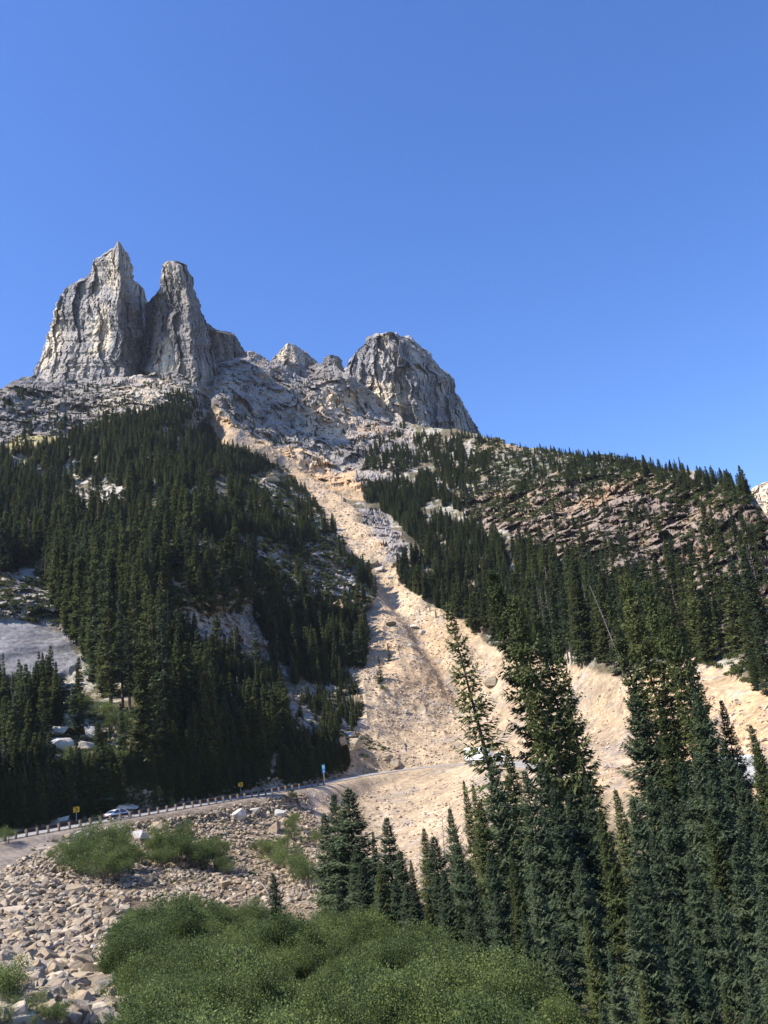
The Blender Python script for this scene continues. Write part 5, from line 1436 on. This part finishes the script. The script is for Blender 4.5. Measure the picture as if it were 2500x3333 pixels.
# low brush on slopes and ledges
b0 = [put_shrub(a, b, 1.0, lab, None, BRU[k], 'shrub') for k, (a, b, lab) in enumerate(((1245, 2245, 'low brush under the lone conifer on the fan'), (1180, 2470, 'low brush on the flank of the brown mound'), (970, 2480, 'low brush above the blue sign')))]
bsrc = [[next(o for o in COL.objects if o.data == p['stem']), next(o for o in COL.objects if o.data == p['foliage'])] for p in BRU]
BZ = [([(760, 1560), (900, 1500), (1040, 1640), (1120, 1780), (1230, 1940), (1180, 2000), (900, 1990), (560, 1990), (560, 1780), (700, 1700)], 1500, 2.0, 0.9),
      ([(1540, 1420), (2000, 1480), (2440, 1610), (2420, 1680), (2000, 1600), (1700, 1700), (1530, 1700)], 1300, 1.9, 0.8),
      ([(1500, 1620), (2500, 1690), (2500, 2250), (2250, 2150), (1900, 1900)], 900, 1.6, 0.6),
      ([(0, 1270), (600, 1230), (690, 1310), (680, 1400), (400, 1370), (0, 1460)], 700, 1.3, 0.8),
      ([(700, 1180), (1150, 1230), (1350, 1400), (1300, 1560), (1150, 1580), (700, 1350)], 350, 1.3, 0.6),
      ([(0, 2210), (200, 2200), (420, 2380), (480, 2600), (60, 2700), (-50, 2700), (-50, 2230)], 1000, 1.0, 0.8),
      ([(640, 1340), (700, 1400), (900, 1510), (780, 1570), (640, 1500)], 500, 1.8, 0.9),
      ([(-50, 1870), (200, 1900), (260, 2100), (180, 2040), (-50, 2000)], 200, 1.4, 0.8),
      ([(1000, 2340), (1190, 2390), (1290, 2450), (1180, 2440), (1040, 2400)], 160, 0.7, 0.6),
      ([(60, 2760), (340, 2690), (700, 2640), (1000, 2600), (1000, 2900), (600, 2900), (200, 2800)], 900, 0.33, 0.35),
      ([(-60, 2850), (420, 2900), (450, 3100), (400, 3333), (-60, 3333)], 160, 0.3, 0.3),
      ([(900, 2450), (1000, 2430), (1150, 2500), (1090, 2530), (880, 2560)], 160, 1.3, 0.8),
      ([(-60, 1600), (500, 1500), (560, 1780), (480, 2050), (200, 1950), (-60, 1850)], 900, 1.6, 0.8),
      ([(1850, 3050), (2600, 3000), (2600, 3600), (1850, 3600)], 500, 0.62, 0.8),
      ([(300, 2560), (640, 2500), (860, 2480), (860, 2560), (640, 2610), (450, 2640)], 300, 0.9, 0.8)]
pp = []
for poly, cnt, s, p_ in BZ:
    pa = np.array(poly); x0, y0 = pa.min(0); x1, y1 = pa.max(0); got = 0
    ca = rng.uniform(x0, x1, cnt * 6); cb = rng.uniform(y0, y1, cnt * 6); ok = in_poly(ca, cb, poly)
    if s > 1.35: ok &= poly_dist(ca, cb, POLY['chute']) < 0
    for a, b in zip(ca[ok], cb[ok]):
        if got >= cnt: break
        loc, nor, dist = hit(a, b)
        if loc is None or (abs(nor.z) < 0.35 and rng.random() < 0.7): continue
        if road_query(np.array([[loc.x, loc.y]]))[0][0] < ROADW / 2 + 1.0: continue
        got += 1; pp.append((loc.x, loc.y, loc.z - 0.1, s * (0.55 if s > 0.6 else 0.8) * rng.uniform(0.4, 1.2)))
pp = np.array(pp); n = len(pp)
scatter('ledge_brush', 'low green brush dotted over ledges and slopes of the mountain', 'brush', pp[:, :3], np.stack([rng.uniform(-.2, .2, n), rng.uniform(-.2, .2, n), rng.uniform(0, 6.28, n)], 1),
        np.stack([pp[:, 3], pp[:, 3], pp[:, 3] * 0.8], 1), rng.integers(0, 3, n), bsrc)


# ---------------------------------------------------------------- fallen logs
def log_(a, b, label, r=0.14, bend=0.3):
    p, _, d1 = hit(*a); q, _, d2 = hit(*b)
    m = (p + q) / 2 + Vector((0, 0, 0.3 + bend)); e = MB()
    k = [p + Vector((0, 0, 0.25)), p.lerp(m, 0.6) + Vector((0, 0, 0.15)), m, q.lerp(m, 0.4) + Vector((0, 0, 0.2)), q + Vector((0, 0, 0.35))]
    o0 = p.copy()
    e.tube([v - o0 for v in k], [r, r * 0.9, r * 0.75, r * 0.6, r * 0.3], 7)
    for t in (0.35, 0.6, 0.8):
        c = k[0].lerp(k[-1], t) - o0; e.tube([c, c + Vector((random.uniform(-.5, .5), random.uniform(-.3, .3), random.uniform(0.3, 0.7)))], [r * 0.4, 0.01], 5)
    o = e.build('fallen_log', M['deadwood'], None, True); o.location = o0
    tag(o, label, 'log')


log_((178, 2752), (214, 2808), 'bleached bent log at the left edge of the left shrub clump')
log_((474, 2368), (512, 2392), 'straight pale log in the clearing above the sedan', 0.2)
log_((1313, 2418), (1320, 2446), 'short pale log lying down the scree fan', 0.22)
log_((845, 2880), (880, 2930), 'pale log lying above the small lone fir', 0.12)
log_((1170, 2530), (1205, 2548), 'pale log beside the road at the foot of the mound', 0.15)
log_((925, 2505), (955, 2522), 'pale log on the rocks above the guardrail end', 0.18)
log_((775, 2950), (790, 2990), 'thin bleached branch upright near the thicket rim', 0.07)
log_((150, 3110), (240, 3095), 'grey weathered branch across the boulder field', 0.08)

# ---------------------------------------------------------------- guardrail
acc = np.concatenate([[0], np.cumsum(np.linalg.norm(np.diff(ROADEDGE, axis=0), axis=1))])
epx, epy = project(ROADEDGE)
s_a = float(np.interp(-260, epx, acc)); s_b = float(np.interp(1047, epx, acc))


def along(s, off=0.0):
    p = np.array([np.interp(s, acc, ROADEDGE[:, k]) for k in range(3)]); nn = np.array([np.interp(s, acc, _nor[:, k]) for k in range(3)])
    return p + nn * off, nn


gp, _ = along(s_a, -0.6)
guard = link('guardrail', None, loc=tuple(gp)); tag(guard, 'brown steel guardrail on timber posts along the outer edge of the road', 'guardrail')
pm = MB().box(-0.11, 0.11, -0.14, 0.14, -0.5, 0.98); pme = None
bkm = MB().box(-0.10, 0.10, 0.14, 0.34, 0.5, 0.88); bme = None
s = s_a; i = 0
while s < s_b:
    p, nn = along(s, -0.75)
    yaw = math.atan2(nn[1], nn[0]) - math.pi / 2
    sc_ = (1.0, 1.0, 1.0 + random.uniform(-0.05, 0.05)); ty = random.uniform(-0.03, 0.03)
    if pme is None:
        po = pm.build('post', M['post'], guard, bevel=0.015); pme = po.data; bo = bkm.build('spacer_block', M['post'], po); bme = bo.data
    else:
        po = link('post', pme, guard); bo = link('spacer_block', bme, po)
    po.location = tuple(np.array(p) - gp); po.rotation_euler = (0, ty, yaw); po.scale = sc_
    s += 1.9; i += 1
print('posts', i)
v = []; f = []; prof = [(0.0, 0.46), (0.05, 0.53), (0.0, 0.61), (-0.01, 0.66), (0.05, 0.73), (0.0, 0.82)]
ss = np.arange(s_a - 0.5, s_b + 1.0, 1.0)
for s in ss:
    for th in (0.0, 0.012):
        for (o_, h) in prof:
            p, nn = along(s, -0.36 + o_ + th); v.append(tuple(np.array(p) + np.array([0, 0, h + 0.02]) - gp))
k = len(prof)
for a in range(len(ss) - 1):
    for j in range(k - 1):
        q = a * 2 * k
        f.append((q + j, q + j + 1, q + 2 * k + j + 1, q + 2 * k + j)); f.append((q + k + j, q + 2 * k + k + j, q + 2 * k + k + j + 1, q + k + j + 1))
    f.append((a * 2 * k + k - 1, a * 2 * k + 2 * k - 1, (a + 1) * 2 * k + 2 * k - 1, (a + 1) * 2 * k + k - 1)); f.append((a * 2 * k, (a + 1) * 2 * k, (a + 1) * 2 * k + k, a * 2 * k + k))
me = bpy.data.meshes.new('rail'); me.from_pydata(v, [], f); me.materials.append(M['rail']); me.update(); link('rail', me, guard)


# ---------------------------------------------------------------- vehicles
def road_pose(px_target, off):
    """position on the road whose near edge shows at that column; heading along the road"""
    s = float(np.interp(px_target, epx, acc)); p, nn = along(s, off); q, _ = along(s + 1.0, off)
    return p, math.atan2(q[1] - p[1], q[0] - p[0]), math.asin((q[2] - p[2]) / 1.0)


def loft(sections, mat, name, parent, caps=True):
    """sections: list of rings (lists of points) of equal length, closed"""
    v = [p for r in sections for p in r]; k = len(sections[0]); f = []
    for i in range(len(sections) - 1):
        for j in range(k): f.append((i * k + j, i * k + (j + 1) % k, (i + 1) * k + (j + 1) % k, (i + 1) * k + j))
    if caps: f.append(tuple(range(k))[::-1]); f.append(tuple((len(sections) - 1) * k + j for j in range(k)))
    me = bpy.data.meshes.new(name); me.from_pydata(v, [], f); me.materials.append(mat)
    bm = bmesh.new(); bm.from_mesh(me); bmesh.ops.recalc_face_normals(bm, faces=bm.faces); bm.to_mesh(me); bm.free()
    for p in me.polygons: p.use_smooth = True
    try: me.shade_smooth(); 
    except Exception: pass
    return link(name, me, parent)


def wheel(parent, x, y, r=0.33, w=0.22):
    t = MB(); n = 20
    for y0, y1, rr, mat in ((-w / 2, w / 2, r, 'tyre'),):
        vs = [(rr * math.cos(2 * math.pi * k / n), yy, rr * math.sin(2 * math.pi * k / n)) for yy in (y0, y1) for k in range(n)]
        t.add(vs, [(k, (k + 1) % n, n + (k + 1) % n, n + k) for k in range(n)] + [tuple(range(n))[::-1], tuple(range(n, 2 * n))])
    wh = t.build('wheel', M['tyre'], parent, bevel=0.02); wh.location = (x, y, r)
    m = MB(); rr = r * 0.62; sgn = 1 if y > 0 else -1
    for k in range(5):
        a = 2 * math.pi * k / 5
        m.add([(rr * math.cos(a - .22), sgn * (w / 2 + 0.008), rr * math.sin(a - .22)), (rr * math.cos(a + .22), sgn * (w / 2 + 0.008), rr * math.sin(a + .22)),
               (0.05 * math.cos(a + 1), sgn * (w / 2 + 0.02), 0.05 * math.sin(a + 1)), (0.05 * math.cos(a - 1), sgn * (w / 2 + 0.02), 0.05 * math.sin(a - 1))], [(0, 1, 2, 3)])
    ring = [(rr * q * math.cos(2 * math.pi * k / 16), sgn * (w / 2 + 0.006), rr * q * math.sin(2 * math.pi * k / 16)) for q in (1, 0.82) for k in range(16)]
    m.add(ring, [(k, (k + 1) % 16, 16 + (k + 1) % 16, 16 + k) for k in range(16)])
    m.build('rim', M['rim'], wh)


def ring(x, hw, z0, z1, cr=0.12, inset=0.0):
    """cross-section of a car body at x: half width, bottom, top"""
    return [(x, -hw + 0.04, z0), (x, hw - 0.04, z0), (x, hw, z0 + 0.12), (x, hw, z1 - cr * 1.6), (x, hw - inset - 0.04, z1 - cr * 0.4), (x, hw - inset - 0.16, z1),
            (x, -hw + inset + 0.16, z1), (x, -hw + inset + 0.04, z1 - cr * 0.4), (x, -hw, z1 - cr * 1.6), (x, -hw, z0 + 0.12)]


def build_sedan():
    p, yaw, pit = road_pose(416, 2.0)
    e = link('sedan', None, loc=tuple(p + np.array([0, 0, 0.01])), rot=(0, -pit, yaw))
    tag(e, 'silver four-door sedan driving uphill on the road behind the guardrail', 'car')
    # x forward (+), front at +2.4
    sec = [(-2.42, .70, .40, .82), (-2.34, .84, .28, .98), (-2.0, .90, .24, 1.02), (-1.4, .91, .22, 1.0), (-0.8, .91, .20, .96), (0.0, .91, .20, .94), (0.8, .91, .20, .93), (1.2, .90, .22, .92), (1.8, .88, .24, .84), (2.2, .82, .26, .74), (2.4, .66, .34, .62)]
    loft([ring(x, h, a, b) for x, h, a, b in sec], M['carpaint'], 'body', e)
    cab = [(-2.02, .70, .90, 1.0), (-1.45, .68, .90, 1.26), (-0.95, .66, .88, 1.42), (-0.4, .65, .88, 1.47), (0.15, .65, .88, 1.45), (0.6, .66, .86, 1.32), (1.25, .72, .86, .92)]
    loft([ring(x, h + .06, a, b, 0.14, 0.05) for x, h, a, b in cab], M['glass'], 'window_glass', e)
    rf = [(-1.25, .56, 1.34, 1.375), (-0.95, .60, 1.40, 1.45), (-0.4, .60, 1.455, 1.495), (0.15, .60, 1.44, 1.475), (0.42, .58, 1.36, 1.41)]
    loft([[(x, -h, a), (x, h, a), (x, h - .02, b), (x, -h + .02, b)] for x, h, a, b in rf], M['carpaint'], 'roof', e)
    for sg in (-1, 1):
        for (x0, z0, x1, z1) in ((-2.0, 1.0, -1.2, 1.36), (-0.42, .95, -0.45, 1.46), (0.42, 1.38, 1.22, .95)):
            MB().tube([(x0, sg * .735, z0), (x1, sg * .655, z1)], [0.05, 0.045], 6).build('pillar', M['carpaint'], e)
        MB().box(0.75, 0.95, sg * 0.92 - 0.08, sg * 0.92 + 0.08, 0.93, 1.07).build('mirror', M['carpaint'], e, bevel=0.03)
        MB().box(-2.45, -2.36, sg * 0.62 - 0.17, sg * 0.62 + 0.17, 0.72, 0.88).build('tail_light', M['redlight'], e, bevel=0.02)
        MB().box(2.26, 2.36, sg * 0.56 - 0.16, sg * 0.56 + 0.16, 0.56, 0.68).build('headlight', M['white'], e, bevel=0.02)
        for xx in (-1.42, 1.42): wheel(e, xx, sg * 0.82)
        for xx in (-0.15, 0.55): MB().box(xx - .1, xx + .1, sg * 0.915 - .01, sg * 0.915 + .01, 0.80, 0.83).build('door_handle', M['greytrim'], e)
    MB().box(-2.46, -2.42, -0.26, 0.26, 0.62, 0.74).build('number_plate', M['white'], e)
    MB().box(-2.44, -2.3, -0.8, 0.8, 0.26, 0.40).build('bumper', M['greytrim'], e, bevel=0.03)


build_sedan()


def build_trailer(name, label, cat, loc, yaw, pit, L=7.6, W=2.45, Hh=2.75, cab=True):
    e = link(name, None, loc=loc, rot=(0, -pit, yaw)); tag(e, label, cat)
    b = MB().box(-L / 2, L / 2, -W / 2, W / 2, 0.62, 0.62 + Hh).build('body', M['white'], e, bevel=0.10)
    MB().box(-L / 2 - 0.03, -L / 2 + 0.02, -0.42, 0.12, 1.75, 2.25).build('rear_window', M['glass'], e, bevel=0.01)
    MB().box(-L / 2 + 0.2, L / 2 - 0.4, -W / 2 - 0.015, -W / 2 + 0.02, 0.95, 1.12).build('stripe', M['greytrim'], e)
    for xx in (-2.2, 0.2, 2.3): MB().box(xx - 0.45, xx + 0.45, -W / 2 - 0.03, -W / 2 + 0.02, 1.9, 2.4).build('side_window', M['glass'], e, bevel=0.01)
    dr = MB().box(-1.35, -0.7, -W / 2 - 0.025, -W / 2 + 0.02, 0.8, 2.7).build('door', M['white'], e, bevel=0.01)
    MB().box(-0.82, -0.76, -W / 2 - 0.06, -W / 2 - 0.02, 1.55, 1.75).build('handle', M['greytrim'], dr)
    MB().box(-L / 2 + 0.1, L / 2 - 0.1, -W / 2 + 0.1, W / 2 - 0.1, 0.42, 0.64).build('chassis', M['black'], e)
    MB().box(0.4, 1.3, -0.4, 0.4, 0.6 + Hh, 0.85 + Hh).build('roof_unit', M['white'], e, bevel=0.06)
    MB().box(-L / 2 - 0.06, -L / 2 + 0.05, -W / 2 + 0.05, W / 2 - 0.05, 0.42, 0.60).build('bumper', M['greytrim'], e, bevel=0.02)
    for sg in (-1, 1):
        for xx in ((-1.0, -0.2) if cab else (-1.8, 2.3)): wheel(e, xx - 1.6 if cab else xx, sg * (W / 2 - 0.15), 0.36, 0.24)
        MB().box(-L / 2 - 0.04, -L / 2 + 0.01, sg * 1.02 - 0.07, sg * 1.02 + 0.07, 0.8, 1.05).build('tail_light', M['redlight'], e)
    if not cab: return e
    MB().box(L / 2, L / 2 + 1.2, -0.06, 0.06, 0.45, 0.6).build('drawbar', M['black'], e)
    return e


p, yaw, pit = road_pose(1522, 3.2)
build_trailer('travel_trailer', 'white travel trailer with square rear window on the road below the scree fan', 'trailer', tuple(p), yaw, pit)
# pickup towing it
q = p + np.array([math.cos(yaw), math.sin(yaw), 0]) * 8.0
tk = link('pickup_truck', None, loc=tuple(q), rot=(0, -pit, yaw)); tag(tk, 'white pickup towing the trailer, mostly hidden behind the spruces', 'truck')
loft([ring(x, h, a, b) for x, h, a, b in ((-2.9, .92, .55, 1.15), (-2.7, .98, .5, 1.2), (0, .99, .45, 1.22), (1.4, .98, .45, 1.22), (2.6, .95, .5, 1.12), (2.85, .85, .55, 1.0))], M['white'], 'body', tk)
loft([ring(x, h, a, b, .14, .05) for x, h, a, b in ((-0.9, .86, 1.1, 1.3), (-0.7, .86, 1.1, 1.86), (0.6, .84, 1.1, 1.88), (1.5, .88, 1.1, 1.22))], M['glass'], 'window_glass', tk)
loft([[(x, -h, a), (x, h, a), (x, h - .05, b), (x, -h + .05, b)] for x, h, a, b in ((-0.8, .76, 1.84, 1.9), (0.6, .74, 1.86, 1.93))], M['white'], 'roof', tk)
for xx in (-1.8, 1.8):
    for sg in (-1, 1): wheel(tk, xx, sg * 0.88, 0.4, 0.26)
# second big white vehicle, parked down on the right behind the firs
loc, nor, dist = hit(2345, 2588)
build_trailer('parked_motorhome', 'large white motorhome glimpsed through the branches behind the right-hand firs', 'motorhome', tuple(loc + Vector((0, 0, 0.25))), math.radians(-8), 0, 7.6, 2.4, 2.7, cab=False)


# ---------------------------------------------------------------- signs
def chevron_sign(px, off, label, w=0.75, h=0.9, flip=1, zoff=0.0):
    s = float(np.interp(px, epx, acc)); p, nn = along(s, off); gz, _ = ground_at(p[0], p[1])
    base = np.array([p[0], p[1], max(gz, p[2] - 0.6) + zoff]); d = EYE - base; yaw = math.atan2(d[1], d[0]) + math.pi / 2
    e = link('chevron_sign', None, loc=tuple(base), rot=(0, 0, yaw)); tag(e, label, 'road sign')
    MB().box(-0.04, 0.04, 0.0, 0.06, -0.4, 2.6).build('pole', M['galv'], e)
    MB().box(-w / 2, w / 2, -0.03, 0.0, 1.75, 1.75 + h).build('panel', M['yellow'], e)
    m = MB(); x0, x1 = -0.22 * flip, 0.22 * flip; zc = 1.75 + h / 2; t = 0.20 * flip
    for s2 in (1, -1):
        m.add([(x0 - t / 2, -0.035, zc + s2 * h * 0.40), (x0 + t / 2, -0.035, zc + s2 * h * 0.40), (x1 + t / 2, -0.035, zc), (x1 - t / 2, -0.035, zc)], [(0, 1, 2, 3)])
    m.build('chevron_mark', M['black'], e)


chevron_sign(366, ROADW + 1.2, 'yellow chevron sign with black arrow on a pole behind the silver sedan', 0.95, 0.85, 1)
chevron_sign(893, ROADW + 1.4, 'yellow chevron sign among rocks just left of the blue signs', 0.9, 0.8, 1)

s = float(np.interp(1052, epx, acc)); p, nn = along(s, -0.4)
e = link('blue_sign_post', None, loc=tuple(p + np.array([0, 0, -0.2])), rot=(0, 0, math.radians(58))); tag(e, 'stacked blue and light blue signs on one pole at the guardrail end', 'road sign')
MB().box(-0.045, 0.045, 0.0, 0.09, -0.3, 4.0).build('pole', M['galv'], e)
MB().box(-0.45, 0.45, -0.04, 0.0, 3.15, 4.05).build('upper_panel', M['cyan'], e)
MB().box(-0.45, 0.45, -0.04, 0.0, 2.35, 3.10).build('lower_panel', M['blue'], e)
m = MB(); m.add([(-0.22, -0.046, 3.35), (0.10, -0.046, 3.35), (0.22, -0.046, 3.62), (0.05, -0.046, 3.88), (-0.2, -0.046, 3.8)], [(0, 1, 2, 3, 4)]); m.build('symbol', M['white'], e)
m = MB(); m.add([(-0.25, -0.046, 2.6), (0.25, -0.046, 2.6), (0.25, -0.046, 2.72), (-0.25, -0.046, 2.72)], [(0, 1, 2, 3)]); m.add([(-0.3, -0.046, 2.78), (0.12, -0.046, 2.78), (0.12, -0.046, 2.9), (-0.3, -0.046, 2.9)], [(0, 1, 2, 3)]); m.build('symbol', M['white'], e)
m = MB(); m.tube([(-0.25, 0.1, -0.1), (0.0, 0.05, 0.75)], [0.05, 0.04], 5); m.build('brace', M['post'], e)



# ---------------------------------------------------------------- the air
HAZE = 0.00006
hz = MB().box(-1600, 1600, -1600, 1600, -46, 400).build('haze', M['white']); hz.data.materials.clear()
hm = bpy.data.materials.new('air'); hm.use_nodes = True; hn = hm.node_tree; hn.nodes.clear()
ho = hn.nodes.new('ShaderNodeOutputMaterial'); hv = hn.nodes.new('ShaderNodeVolumePrincipled')
hv.inputs['Density'].default_value = HAZE; hv.inputs['Color'].default_value = (0.80, 0.88, 1.0, 1); hv.inputs['Anisotropy'].default_value = 0.35
hn.links.new(hv.outputs[0], ho.inputs['Volume']); hz.data.materials.append(hm)
tag(hz, 'thin blue summer haze in the air', 'haze', kind='stuff')
